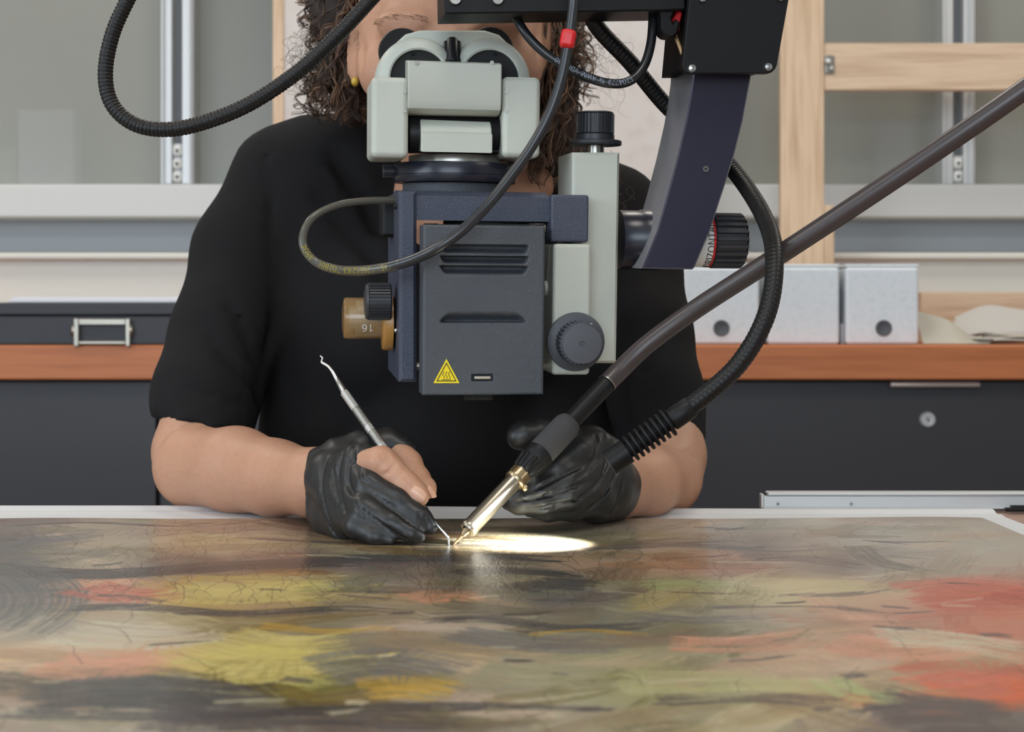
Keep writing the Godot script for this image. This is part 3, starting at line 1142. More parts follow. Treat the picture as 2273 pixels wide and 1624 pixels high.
func painting() -> void:
	var rng := RandomNumberGenerator.new()
	rng.seed = 77
	var im := Image.create(96, 72, false, Image.FORMAT_RGBA8)
	var spots := ground_colours()
	for i in 96:
		for j in 72:
			var d := lerpf(PZ0, PZ1, (j + 0.5) / 72)
			var x := lerpf(PX0, PX1, (i + 0.5) / 96)
			var p := Vector2(CX + x * F / d, (HY + (EYE - TOP) * F / d))
			var sum := Vector3.ZERO
			var ws := 0.0
			for s in spots:
				var q := Vector2((p.x - s[0]) / 110.0, (p.y - s[1]) / 26.0)
				var w := 1.0 / pow(q.length_squared() + 0.15, 2.0)
				sum += Vector3(s[2], s[3], s[4]) * w
				ws += w
			sum /= ws * 255.0
			im.set_pixel(i, j, Color(sum.x, sum.y, sum.z, 1.0))
	im.resize(TW, TH, Image.INTERPOLATE_CUBIC)
	var hi := Image.create(TW, TH, false, Image.FORMAT_RGBA8)
	hi.fill(Color(0.5, 0.5, 0.5))
	# first layer: short strokes in tones picked up from the ground
	for k in 560:
		var y := 1152.0 + pow(rng.randf(), 1.6) * 470.0
		var x := rng.randf_range(-60, 2300)
		var p := paint_at(Vector2(x, y))
		if p.x < 4 or p.x > TW - 5 or p.y < 4 or p.y > TH - 5:
			continue
		var c := im.get_pixelv(Vector2i(p))
		var v := rng.randf_range(-0.12, 0.09)
		c = Color(c.r + v + rng.randf_range(-0.03, 0.04), c.g + v, c.b + v + rng.randf_range(-0.04, 0.02), 0.42)
		var dir := Vector2.from_angle(rng.randfn(0.0, 0.5) + (0.25 if x > 1200 else -0.2))
		var l := rng.randf_range(70, 260)
		var bow := dir.orthogonal() * rng.randf_range(-30, 30)
		var path := PackedVector2Array()
		for q in 9:
			var t := q / 8.0 - 0.5
			path.append(p + dir * l * t + bow * (1.0 - 4.0 * t * t))
		brush(im, hi, path, rng.randf_range(14, 60), c, 0.45, rng, 0.06, 0.35)
	for s in big_strokes():
		brush(im, hi, curve2(s[0]), s[1], s[2], s[3], rng, 0.05, 0.7)
	# thin dark and light drawn lines
	for k in 90:
		var x := rng.randf_range(0, 2273)
		var y := 1165.0 + pow(rng.randf(), 1.4) * 430.0
		var a := Vector2(x, y)
		var l := rng.randf_range(40, 210)
		var g := rng.randf_range(-0.12, 0.12)
		var c := Color(0.22, 0.2, 0.2, 0.5) if rng.randf() < 0.7 else Color(0.78, 0.74, 0.62, 0.4)
		brush(im, hi, curve2([a, a + Vector2(l * 0.5, l * g * 0.3 + rng.randf_range(-3, 3)), a + Vector2(l, l * g)]), rng.randf_range(4, 10), c, 0.6, rng, 0.04, 0.3)
	im.resize(TW * 5 / 9, TH * 5 / 9, Image.INTERPOLATE_CUBIC)
	im.resize(TW, TH, Image.INTERPOLATE_CUBIC)
	# fine brush marks and canvas grain
	var hair := [dot(Color(0.95, 0.92, 0.82, 0.22), 3, 1.2), dot(Color(0.12, 0.1, 0.1, 0.2), 3, 1.2), dot(Color(0.7, 0.5, 0.4, 0.16), 3, 1.2), dot(Color(0.62, 0.62, 0.4, 0.16), 3, 1.2)]
	for k in 9000:
		var a := Vector2(rng.randf() * TW, rng.randf() * TH)
		var dir := Vector2.from_angle(rng.randfn(0.0, 0.35) + sin(a.x * 0.004) * 0.3 + cos(a.y * 0.006) * 0.3)
		var tone: Image = hair[rng.randi() % 4]
		for q in rng.randi_range(4, 22):
			a += dir * 2.0
			var i := Vector2i(a)
			if i.x > 3 and i.y > 3 and i.x < TW - 5 and i.y < TH - 5:
				im.blend_rect(tone, Rect2i(0, 0, 3, 3), i)
	# age cracks, mostly across the brushwork
	var crack := dot(Color(0.2, 0.17, 0.14, 0.4), 3, 1.4)
	var dip := dot(Color(0.1, 0.1, 0.1, 0.6), 4, 1.0)
	var rim := dot(Color(0.86, 0.8, 0.7, 0.2), 3, 1.4)
	for k in 780:
		var near := rng.randf() < 0.62
		var p := paint_at(Vector2(rng.randf_range(60, 1700), rng.randf_range(1158, 1350))) if near and k < 620 else paint_at(Vector2(rng.randf_range(930, 1180), rng.randf_range(1212, 1330))) if k >= 620 else Vector2(rng.randf() * TW, rng.randf() * TH)
		var ang := PI / 2 + rng.randfn(0.12, 0.28)
		if rng.randf() < 0.12:
			ang = rng.randfn(0.0, 0.2)
		for q in rng.randi_range(8, 30):
			ang += rng.randfn(0.0, 0.16)
			var steps := 4
			for e in steps:
				p += Vector2.from_angle(ang) * 1.4
				var i := Vector2i(p)
				if i.x > 3 and i.y > 3 and i.x < TW - 6 and i.y < TH - 6:
					im.blend_rect(crack, Rect2i(0, 0, 3, 3), i)
					hi.blend_rect(dip, Rect2i(0, 0, 4, 4), i)
					if e == 1:
						im.blend_rect(rim, Rect2i(0, 0, 3, 3), i + Vector2i(2, 0))
	var m := mat("painted_canvas", Color(1, 1, 1), 0.29)
	m.albedo_texture = ImageTexture.create_from_image(im)
	m.heightmap_enabled = true
	m.heightmap_texture = ImageTexture.create_from_image(hi)
	m.heightmap_scale = 0.05
	m.clearcoat_enabled = true
	m.clearcoat = 0.35
	m.clearcoat_roughness = 0.24
	m.texture_repeat = false
	m.metallic_specular = 0.6
	var b := MB.new()
	b.sheet(90, 90, func(u: float, v: float) -> Vector3:
		var x := lerpf(PX0, PX1, u)
		var z := lerpf(PZ0, PZ1, v)
		var lift := 0.0016 * exp(-pow((x - 0.335) / 0.055, 2.0)) * smoothstep(0.9, 1.0, v) + 0.0004 * sin(x * 31.0) * smoothstep(0.93, 1.0, v)
		return Vector3(x, TOP + lift, -z), Vector3.UP, 0.0026)
	var o := obj("painting", b, m)
	tag(o, "large unframed abstract oil painting lying flat on the white cloth, yellow, grey and red", "painting")


func ground_colours() -> Array:
	var rows := [
		[1165, [[60, 120, 108, 102], [250, 165, 148, 128], [520, 160, 140, 122], [760, 118, 102, 92], [1000, 122, 112, 98], [1300, 140, 130, 114], [1600, 162, 155, 142], [1900, 168, 160, 148], [2200, 168, 160, 148]]],
		[1205, [[40, 98, 94, 90], [220, 176, 158, 132], [480, 178, 158, 122], [800, 148, 132, 100], [1100, 132, 122, 96], [1400, 150, 140, 118], [1700, 138, 124, 112], [1950, 166, 158, 144], [2200, 170, 162, 148]]],
		[1250, [[30, 88, 86, 84], [180, 172, 156, 128], [420, 116, 100, 90], [700, 104, 88, 82], [1000, 86, 80, 74], [1350, 160, 132, 108], [1600, 172, 130, 108], [1850, 128, 112, 100], [2050, 164, 154, 138], [2220, 172, 160, 144]]],
		[1310, [[60, 98, 95, 92], [260, 200, 148, 120], [480, 204, 176, 112], [700, 204, 188, 116], [850, 120, 112, 100], [1050, 148, 134, 116], [1280, 100, 94, 86], [1500, 148, 140, 100], [1750, 190, 178, 138], [1950, 196, 158, 126], [2200, 204, 92, 66]]],
		[1390, [[80, 160, 150, 132], [300, 186, 172, 146], [520, 150, 138, 100], [760, 130, 118, 98], [980, 156, 142, 120], [1200, 120, 114, 98], [1500, 128, 122, 106], [1750, 160, 146, 128], [2000, 184, 128, 106], [2200, 192, 116, 92]]],
		[1460, [[100, 196, 166, 138], [320, 204, 150, 112], [560, 206, 190, 100], [720, 208, 192, 104], [850, 92, 86, 80], [1000, 166, 152, 116], [1300, 150, 142, 106], [1600, 152, 144, 114], [1850, 180, 152, 130], [2100, 188, 150, 122]]],
		[1530, [[80, 130, 112, 104], [350, 88, 84, 82], [650, 104, 98, 88], [850, 142, 128, 72], [1100, 158, 148, 122], [1400, 154, 148, 106], [1700, 168, 162, 112], [1950, 170, 148, 118], [2180, 210, 88, 58]]],
		[1595, [[100, 156, 146, 130], [400, 164, 156, 140], [800, 112, 100, 96], [1200, 150, 140, 124], [1600, 150, 142, 112], [1950, 112, 100, 92], [2230, 96, 86, 82]]],
	]
	var out := []
	for r in rows:
		for s in r[1]:
			out.append([float(s[0]), float(r[0]), s[1] / 255.0 * 255.0, float(s[2]), float(s[3])])
	return out


func big_strokes() -> Array:
	var dark := Color(0.25, 0.24, 0.235, 0.55)
	var plum := Color(0.29, 0.25, 0.245, 0.55)
	var grey := Color(0.42, 0.41, 0.4, 0.45)
	var red := Color(0.76, 0.38, 0.29, 0.5)
	var pink := Color(0.83, 0.58, 0.46, 0.55)
	var yel := Color(0.8, 0.74, 0.45, 0.5)
	var och := Color(0.76, 0.6, 0.22, 0.45)
	var pale := Color(0.78, 0.74, 0.64, 0.6)
	var green := Color(0.6, 0.65, 0.42, 0.5)
	var v := func(a: Array) -> Array:
		var o := []
		for i in range(0, a.size(), 2):
			o.append(Vector2(a[i], a[i + 1]))
		return o
	return [
		[v.call([-40, 1262, 200, 1274, 480, 1258, 760, 1246, 980, 1250]), 70.0, Color(0.27, 0.23, 0.225, 0.75), 0.3],
		[v.call([20, 1200, 120, 1196, 230, 1184]), 60.0, grey, 0.4],
		[v.call([-30, 1252, 60, 1300, 70, 1350, -20, 1410]), 130.0, grey, 0.3],
		[v.call([120, 1352, 300, 1346, 520, 1362, 760, 1352, 930, 1362]), 34.0, dark, 0.4],
		[v.call([360, 1306, 520, 1318, 760, 1300]), 110.0, yel, 0.35],
		[v.call([180, 1300, 300, 1322, 420, 1310]), 80.0, red, 0.6],
		[v.call([430, 1420, 600, 1452, 790, 1440]), 150.0, yel, 0.3],
		[v.call([480, 1500, 620, 1490, 760, 1502]), 70.0, yel, 0.5],
		[v.call([90, 1470, 240, 1480, 420, 1462]), 80.0, pink, 0.5],
		[v.call([700, 1490, 860, 1470, 1010, 1500]), 110.0, grey, 0.3],
		[v.call([40, 1552, 260, 1530, 520, 1548, 640, 1540]), 90.0, dark, 0.35],
		[v.call([560, 1384, 720, 1398, 880, 1390]), 30.0, och, 0.6],
		[v.call([800, 1530, 900, 1520, 1020, 1536]), 70.0, och, 0.4],
		[v.call([740, 1236, 950, 1240, 1120, 1236, 1290, 1244]), 44.0, Color(0.22, 0.21, 0.21, 0.75), 0.3],
		[v.call([1000, 1270, 1150, 1266, 1310, 1280]), 40.0, Color(0.22, 0.21, 0.21, 0.75), 0.3],
		[v.call([1140, 1310, 1220, 1296, 1330, 1300]), 60.0, dark, 0.5],
		[v.call([940, 1380, 1080, 1372, 1260, 1394, 1480, 1384]), 28.0, dark, 0.4],
		[v.call([1170, 1412, 1300, 1400, 1440, 1412]), 16.0, och, 0.4],
		[v.call([1000, 1400, 1200, 1430, 1400, 1430]), 60.0, grey, 0.6],
		[v.call([1400, 1366, 1560, 1376, 1720, 1366]), 30.0, grey, 0.6],
		[v.call([1300, 1220, 1500, 1208, 1700, 1220, 1840, 1214]), 40.0, Color(0.36, 0.33, 0.31, 0.5), 0.6],
		[v.call([1640, 1236, 1780, 1238, 1920, 1256]), 60.0, Color(0.4, 0.35, 0.32, 0.55), 0.5],
		[v.call([1900, 1210, 1960, 1250, 2090, 1272]), 44.0, Color(0.38, 0.35, 0.31, 0.5), 0.5],
		[v.call([1680, 1310, 1820, 1300, 1980, 1304]), 80.0, Color(0.76, 0.7, 0.52, 0.6), 0.4],
		[v.call([2000, 1310, 2120, 1296, 2290, 1308]), 70.0, red, 0.35],
		[v.call([2040, 1344, 2180, 1336, 2290, 1350]), 90.0, red, 0.5],
		[v.call([1560, 1350, 1800, 1344, 1990, 1362]), 14.0, plum, 0.5],
		[v.call([1840, 1420, 2000, 1440, 2180, 1416]), 90.0, pink, 0.5],
		[v.call([1940, 1410, 2120, 1420, 2290, 1450]), 80.0, pale, 0.5],
		[v.call([2060, 1520, 2180, 1500, 2290, 1516]), 110.0, red, 0.45],
		[v.call([1940, 1530, 2060, 1560, 2250, 1572]), 44.0, Color(0.3, 0.26, 0.25, 0.7), 0.3],
		[v.call([1960, 1600, 2100, 1590, 2280, 1604]), 90.0, plum, 0.4],
		[v.call([1440, 1556, 1680, 1546, 1900, 1566]), 30.0, plum, 0.5],
		[v.call([1360, 1508, 1560, 1516, 1760, 1506]), 80.0, Color(0.7, 0.67, 0.48, 0.5), 0.5],
		[v.call([1830, 1500, 1900, 1540, 2010, 1548]), 40.0, green, 0.6],
		[v.call([-40, 1580, 400, 1590, 900, 1568, 1380, 1572]), 22.0, dark, 0.4],
		[v.call([300, 1600, 620, 1592, 1040, 1600]), 60.0, plum, 0.55],
		[v.call([1050, 1480, 1200, 1490, 1350, 1484]), 110.0, Color(0.62, 0.59, 0.47, 0.5), 0.5],
		[v.call([1480, 1426, 1640, 1430, 1800, 1410]), 60.0, pink, 0.6],
		[v.call([130, 1400, 340, 1416, 500, 1396]), 100.0, pale, 0.5],
		[v.call([1420, 1300, 1540, 1296, 1660, 1306]), 60.0, green, 0.7],
		[v.call([900, 1330, 1000, 1320, 1080, 1336]), 70.0, pink, 0.7],
		[v.call([0, 1168, 200, 1160, 420, 1168, 560, 1158]), 16.0, plum, 0.5],
		[v.call([500, 1190, 760, 1204, 1060, 1210, 1400, 1216]), 16.0, plum, 0.35],
	]

# ---------------------------------------------------------------- the stereo microscope and the arm that carries it

func mp(x: float, y: float, w: float) -> Vector3:   # in the microscope's own axes: the spot of the plane z = w seen at a pixel
	var inv := MF.affine_inverse()
	var o := inv * Vector3(0, EYE, 0)
	var d := inv.basis * (P(x, y, 1.0) - Vector3(0, EYE, 0))
	return o + d * ((w - o.z) / d.z)


func pr(px: float, w: float) -> float:
	return px * (1.08 - w) / F


func mslab(b: MB, x0: float, y0: float, x1: float, y1: float, w: float, depth: float, r := 0.002, seg := 2) -> void:
	var p := mp(x0, (y0 + y1) / 2, w)
	var q := mp(x1, (y0 + y1) / 2, w)
	var t := mp((x0 + x1) / 2, y0, w)
	var u := mp((x0 + x1) / 2, y1, w)
	b.rbox(Transform3D(Basis(), Vector3((p.x + q.x) / 2, (t.y + u.y) / 2, w - depth / 2)), Vector3(q.x - p.x, t.y - u.y, depth), r, seg)


func mprism(b: MB, pts: Array, w: float, depth: float, bevel := 0.001) -> void:   # pts: pixels of the outline
	var poly := PackedVector2Array()
	for i in range(0, pts.size(), 2):
		var p := mp(pts[i], pts[i + 1], w)
		poly.append(Vector2(p.x, p.y))
	b.prism(Transform3D(Basis(), Vector3(0, 0, w)), poly, depth, bevel)


func mprofile(b: MB, x0: float, x1: float, pts: Array, bevel := 0.001) -> void:   # pts: (depth behind, pixel height), swept across
	var poly := PackedVector2Array()
	var xm := (x0 + x1) / 2
	for i in range(0, pts.size(), 2):
		poly.append(Vector2(pts[i], mp(xm, pts[i + 1], pts[i]).y))
	var l := mp(x0, pts[1], pts[0])
	var r := mp(x1, pts[1], pts[0])
	b.prism(Transform3D(Basis(Vector3(0, 0, 1), Vector3(0, 1, 0), Vector3(-1, 0, 0)), Vector3(l.x, 0, 0)), poly, r.x - l.x, bevel)


func turned(b: MB, at: Vector3, axis: Vector3, prof: Array, segs := 40) -> void:
	b.lathe(along(at, at + axis), prof, segs)


func cog(b: MB, at: Vector3, axis: Vector3, r: float, l: float, teeth: int, cut: float, bevel := 0.001) -> void:   # a ribbed knob from at along axis
	var y := axis.normalized()
	var x := y.cross(Vector3(0.3, 0.5, 0.81)).normalized()
	b.prism(Transform3D(Basis(x, y.cross(x), y), at + y * l), gear(r, teeth, cut), l, bevel, 0.99)


func microscope() -> void:
	MF = Transform3D(Basis(Vector3.UP, deg_to_rad(9.0)) * Basis(Vector3.RIGHT, deg_to_rad(3.5)), P(1070, 640, 1.08))
	var o := thing("stereo_microscope", "pale grey and navy stereo microscope hanging in front of the person's face", "microscope")
	o.transform = MF
	var b := MB.new()
	# --- head
	for s in [[824.0, 907.0], [1115.0, 1200.0]]:
		b = MB.new()
		mslab(b, s[0], 170, s[1], 350, -0.012, 0.062, 0.0045, 4)
		var side := obj("side_block", b, M.shell_grey, o)
		for y in [204.0, 247.0]:
			b = MB.new()
			var x: float = 899.0 if s[0] < 1000 else 1124.0
			b.rod(mp(x, y, -0.0125), mp(x, y, -0.0115), 0.0012, 12)
			obj("screw", b, M.steel, side)
	b = MB.new()
	mprofile(b, 906, 1114, [-0.008, 140, -0.0085, 225, -0.011, 242, -0.018, 253, -0.03, 259, -0.045, 259, -0.045, 137, -0.012, 137], 0.0008)
	var cp := obj("front_plate", b, M.shell_grey, o)
	for x in [925.0, 1092.0]:
		b = MB.new()
		b.rod(mp(x, 139, -0.0095), mp(x, 139, -0.007), 0.0016, 12)
		obj("screw", b, M.steel, cp)
	b = MB.new()
	mprofile(b, 935, 1093, [-0.012, 338, -0.012, 296, -0.0165, 293, -0.0175, 283, -0.022, 270, -0.03, 261, -0.04, 258, -0.055, 258, -0.055, 338], 0.0008)
	obj("hinge_block", b, M.shell_grey, o)
	b = MB.new()
	b.rod(mp(905, 298, -0.034), mp(1117, 298, -0.034), pr(40, -0.03), 36, 0.001)
	mslab(b, 907, 296, 1115, 339, -0.028, 0.02, 0.002)
	obj("axle", b, M.black_plastic, o)
	b = MB.new()
	mprism(b, [832, 176, 838, 160, 878, 96, 900, 76, 932, 67, 1076, 67, 1108, 77, 1132, 100, 1168, 160, 1172, 176], -0.052, 0.03, 0.0015)
	var house := obj("tube_housing", b, M.shell_grey, o)
	for c in [926.0, 1082.0]:
		b = MB.new()
		var at := mp(c, 180, -0.05)
		turned(b, at + Vector3(0, 0, -0.012), Vector3(0, 0, 1), [Vector2(pr(92, -0.05), 0), Vector2(pr(92, -0.05), 0.018), Vector2(pr(88, -0.05), 0.024), Vector2(pr(80, -0.05), 0.028), Vector2(pr(66, -0.05), 0.0295), Vector2(pr(62, -0.05), 0.0285), Vector2(pr(62, -0.05), 0.01)], 56)
		obj("tube_collar", b, M.shell_grey, house)
		b = MB.new()
		turned(b, at, Vector3(0, 0, 1), [Vector2(0, 0.0145), Vector2(pr(63.5, -0.05), 0.014)], 56)
		b.rod(at + Vector3(0, 0, -0.01), at + Vector3(0, 0, 0.012), pr(63.5, -0.05), 40)
		obj("tube_mouth", b, M.dark_inside, house)
		b = MB.new()
		b.rod(mp(c - 10 if c < 1000 else c + 16, 118, -0.036), mp(c - 10 if c < 1000 else c + 16, 118, -0.0318), 0.0011, 10)
		obj("screw", b, M.black_matt, house)
	b = MB.new()
	b.rod(mp(1004, 88, -0.04), mp(1004, 140, -0.03), pr(13, -0.03), 20, 0.001)
	b.rod(mp(990, 92, -0.042), mp(990, 140, -0.034), pr(6, -0.03), 14, 0.001)
	b.rod(mp(1018, 92, -0.042), mp(1018, 140, -0.034), pr(6, -0.03), 14, 0.001)
	obj("focus_post", b, M.anodised_black, house)
	for c in [[894.0, 115.0], [1090.0, 112.0]]:
		b = MB.new()
		var at := mp(c[0], c[1], -0.07)
		var ax := Vector3(0, 0.12, -1).normalized()
		turned(b, at, ax, [Vector2(0, 0), Vector2(pr(49, -0.07), 0), Vector2(pr(51, -0.07), 0.002), Vector2(pr(51, -0.07), 0.012), Vector2(pr(46, -0.07), 0.0135), Vector2(pr(46, -0.07), 0.024), Vector2(pr(49, -0.07), 0.026), Vector2(pr(47, -0.07), 0.036), Vector2(pr(38, -0.07), 0.036), Vector2(pr(34, -0.07), 0.02), Vector2(0, 0.02)], 44)
		var eye := obj("eyepiece", b, M.black_plastic, o)
		b = MB.new()
		for k in 26:
			var a := 0.5 + k * 0.09
			var q := Vector3(-cos(a) if c[0] < 1000 else cos(a), sin(a), 0) * pr(51.4, -0.07)
			var l := 0.0035 if k % 5 == 0 else 0.002
			b.rod(at + q + ax * 0.003, at + q + ax * (0.003 + l), 0.0002, 6)
		obj("scale_mark", b, M.white_print, eye)
	# --- rings under the head
	var wc := -0.062
	var ring := Vector3(mp(1009, 380, wc).x, mp(1009, 420, -0.018).y, wc)
	var yy := func(y: float) -> float: return mp(1009, y, -0.018).y - ring.y
	b = MB.new()
	turned(b, ring, Vector3.UP, [Vector2(pr(101, wc), yy.call(357)), Vector2(pr(101, wc), yy.call(340.5)), Vector2(pr(100, wc), yy.call(339)), Vector2(0, yy.call(339))], 64)
	obj("steel_ring", b, M.satin_steel, o)
	b = MB.new()
	turned(b, ring, Vector3.UP, [Vector2(0, yy.call(402)), Vector2(pr(132, wc), yy.call(402)), Vector2(pr(133.5, wc), yy.call(400)), Vector2(pr(134, wc), yy.call(385)), Vector2(pr(133.2, wc), yy.call(384.4)), Vector2(pr(134, wc), yy.call(383.8)), Vector2(pr(134, wc), yy.call(360)), Vector2(pr(132, wc), yy.call(357.5)), Vector2(0, yy.call(357))], 72)
	var dove := obj("rotating_ring", b, M.navy_gloss, o)
	b = MB.new()
	cog(b, mp(876, 380, wc), Vector3(-1, 0, 0), pr(14, wc), pr(26, wc), 14, 0.0006, 0.0006)
	obj("clamp_screw", b, M.knob_black, dove)
	b = MB.new()
	turned(b, ring, Vector3.UP, [Vector2(0, yy.call(424)), Vector2(pr(114, wc), yy.call(424)), Vector2(pr(114, wc), yy.call(404)), Vector2(pr(105, wc), yy.call(402)), Vector2(pr(105, wc), yy.call(398))], 64)
	obj("lower_ring", b, M.cover_grey, o)
	b = MB.new()
	b.rod(mp(1023, 413, -0.034), mp(1023, 413, -0.0225), pr(11, -0.03), 24, 0.0006)
	obj("pin_screw", b, M.knob_black, o)
	# --- navy frame
	b = MB.new()
	mprism(b, [886, 424, 925, 424, 925, 848, 886, 848], 0.0, 0.12, 0.0025)
	mprofile(b, 890, 1222, [-0.003, 490, -0.003, 436, -0.006, 432, -0.018, 425, -0.08, 425, -0.08, 490], 0.0012)
	var frame := obj("frame", b, M.navy_shell, o)
	b = MB.new()
	b.rod(mp(880, 458, -0.02), mp(879, 458, -0.02) + Vector3(-0.0015, 0, 0), 0.0024, 14)
	obj("cable_port", b, M.dark_inside, frame)
	b = MB.new()
	b.ball(mp(879, 733, -0.02), Vector3(0.0014, 0.002, 0.002), 12)
	obj("set_screw", b, M.chrome, frame)
	b = MB.new()
	mslab(b, 1223, 432, 1307, 537, 0.006, 0.06, 0.002)
	obj("frame_block", b, M.navy_shell, o)
	b = MB.new()
	mslab(b, 1207, 440, 1226, 530, -0.012, 0.03, 0.002)
	mslab(b, 1290, 440, 1320, 520, -0.02, 0.03, 0.002)
	obj("frame_bridge", b, M.black_matt, o)
	b = MB.new()
	mslab(b, 848, 447, 892, 526, -0.055, 0.04, 0.003)
	obj("filter_slide", b, M.black_plastic, o)
	b = MB.new()
	var drum := mp(1075, 870, -0.05)
	var dy := func(y: float) -> float: return mp(1075, y, -0.05).y - drum.y
	turned(b, drum, Vector3.UP, [Vector2(0, dy.call(866)), Vector2(pr(88, -0.05), dy.call(866)), Vector2(pr(92, -0.05), dy.call(860)), Vector2(pr(94, -0.05), dy.call(476)), Vector2(0, dy.call(476))], 56)
	var zb := obj("zoom_drum", b, M.cover_grey, o)
	b = MB.new()
	b.rod(mp(922, 812, -0.012), mp(1232, 812, -0.012), pr(9, 0.0), 16, 0.0004)
	obj("cross_rod", b, M.nickel, zb)
	b = MB.new()
	b.rod(mp(985, 482, -0.006), mp(1000, 496, -0.012), 0.0012, 10)
	obj("wire", b, M.black_plastic, zb)
	lamp_cover(o)
	# --- left side: ribbed knob and amber dial
	b = MB.new()
	cog(b, mp(868, 669, -0.03), Vector3(-1, 0, 0), pr(41, -0.03), pr(52, -0.03), 34, 0.0009, 0.0012)
	turned(b, mp(817, 669, -0.03), Vector3(-1, 0, 0), [Vector2(pr(40, -0.03), 0), Vector2(pr(37, -0.03), 0.002), Vector2(pr(22, -0.03), 0.003), Vector2(0, 0.0032)], 36)
	obj("zoom_knob", b, M.knob_black, o)
	b = MB.new()
	var am := mp(850, 706, -0.062)
	turned(b, am, Vector3(-1, 0, 0), [Vector2(0, 0), Vector2(pr(45.5, -0.06), 0), Vector2(pr(45.5, -0.06), pr(82, -0.06)), Vector2(pr(43, -0.06), pr(86, -0.06)), Vector2(pr(26, -0.06), pr(89, -0.06)), Vector2(0, pr(90, -0.06))], 44)
	var dial := obj("zoom_dial", b, M.amber_plastic, o)
	b = MB.new()
	turned(b, am, Vector3(-1, 0, 0), [Vector2(0, 0.001), Vector2(pr(41, -0.06), 0.001), Vector2(pr(41, -0.06), pr(58, -0.06)), Vector2(pr(27, -0.06), pr(60, -0.06)), Vector2(pr(27, -0.06), pr(74, -0.06)), Vector2(0, pr(74, -0.06))], 40)
	obj("dial_core", b, mat("dial_core", rgb(120, 118, 104), 0.35), dial)
	ring_text("16", 0.0062, am + Vector3(-pr(36, -0.06), 0, 0), pr(45.8, -0.06), Vector3(-1, 0, 0), 0.56, M.white_print, dial)
	b = MB.new()
	turned(b, mp(870, 716, -0.05), Vector3(-1, 0, 0), [Vector2(0, 0), Vector2(pr(61, -0.05), 0), Vector2(pr(61, -0.05), pr(18, -0.05)), Vector2(pr(57, -0.05), pr(22, -0.05)), Vector2(0, pr(22, -0.05))], 44)
	obj("dial_flange", b, M.amber_solid, o)
	# --- right side: column, focus block, knobs
	b = MB.new()
	mprism(b, [1271, 338, 1376, 338, 1368, 806, 1266, 806], -0.012, 0.06, 0.002)
	var column := obj("column", b, M.shell_grey, o)
	b = MB.new()
	var kc := mp(1321, 338, -0.04)
	var ky := func(y: float) -> float: return mp(1321, y, -0.04).y - kc.y
	b.rod(kc + Vector3(0, -0.004, 0), kc + Vector3(0, ky.call(320), 0), pr(20, -0.04), 24)
	obj("spindle", b, M.steel, column)
	b = MB.new()
	turned(b, kc, Vector3.UP, [Vector2(0, ky.call(323)), Vector2(pr(57, -0.04), ky.call(323)), Vector2(pr(59, -0.04), ky.call(321)), Vector2(pr(59, -0.04), ky.call(314)), Vector2(pr(57, -0.04), ky.call(312)), Vector2(0, ky.call(311))], 48)
	var kd := obj("knob_disc", b, M.knob_black, column)
	b = MB.new()
	cog(b, kc + Vector3(0, ky.call(300), 0), Vector3.UP, pr(42, -0.04), ky.call(250) - ky.call(300), 30, 0.0011, 0.0014)
	turned(b, kc, Vector3.UP, [Vector2(0, ky.call(311)), Vector2(pr(43, -0.04), ky.call(311)), Vector2(pr(42.5, -0.04), ky.call(299)), Vector2(0, ky.call(298))], 40)
	turned(b, kc, Vector3.UP, [Vector2(pr(40, -0.04), ky.call(250.5)), Vector2(pr(36, -0.04), ky.call(248)), Vector2(0, ky.call(247.5))], 40)
	obj("top_knob", b, M.knob_black, kd)
	b = MB.new()
	mslab(b, 1227, 541, 1311, 832, 0.008, 0.05, 0.003, 3)
	var fb := obj("focus_block", b, M.shell_grey, o)
	b = MB.new()
	b.rod(mp(1226, 640, -0.02), mp(1207, 640, -0.02), 0.006, 20, 0.001)
	obj("spacer", b, M.shell_grey, fb)
	b = MB.new()
	var fc := mp(1277, 758, 0.008)
	turned(b, fc, Vector3(0, 0, 1), [Vector2(pr(64, 0), 0), Vector2(pr(66, 0), 0.0015), Vector2(pr(65, 0), 0.003), Vector2(pr(52, 0), 0.0052), Vector2(0, 0.0052)], 56)
	obj("focus_disc", b, M.knob_face, fb)
	b = MB.new()
	cog(b, fc + Vector3(0, 0, 0.004), Vector3(0, 0, 1), pr(49, 0.02), 0.0215, 32, 0.001, 0.0012)
	turned(b, fc + Vector3(0, 0, 0.0215), Vector3(0, 0, 1), [Vector2(pr(48, 0.02), 0.002), Vector2(pr(44, 0.02), 0.005), Vector2(pr(20, 0.02), 0.0058), Vector2(pr(7, 0.02), 0.0058), Vector2(pr(6, 0.02), 0.0052), Vector2(pr(3, 0.02), 0.0052), Vector2(pr(2, 0.02), 0.0058), Vector2(0, 0.0058)], 48)
	obj("focus_knob", b, M.knob_face, fb)
	b = MB.new()
	b.ball(mp(1312, 720, 0.0135), Vector3(0.0011, 0.0011, 0.0005), 10)
	obj("index_dot", b, M.white_print, fb)


func ring_text(text: String, height: float, at: Vector3, r: float, axis: Vector3, middle: float, m: Material, parent: Node, round_ := false) -> void:
	# lettering on a cylinder about axis through at; letters run along the axis, or round it
	var a := letters(text, height, 0.0003)
	var v: PackedVector3Array = a[Mesh.ARRAY_VERTEX]
	var lo := INF
	var hi := -INF
	for p in v:
		lo = minf(lo, p.x)
		hi = maxf(hi, p.x)
	var b := MB.new()
	for p in v:
		var x := p.x - (lo + hi) / 2
		var y := p.y - height * 0.36
		var ang := middle
		var q := at
		if round_:
			ang += -x / r
			q -= axis * y
		else:
			ang += y / r
			q += axis * x
		var n := Vector3(0, -sin(ang), cos(ang))
		b.v.append(q + n * (r + maxf(p.z, 0.0)))
		b.n.append(n)
		b.t.append(Vector2.ZERO)
	b.ix = a[Mesh.ARRAY_INDEX]
	obj("lettering", b, m, parent)


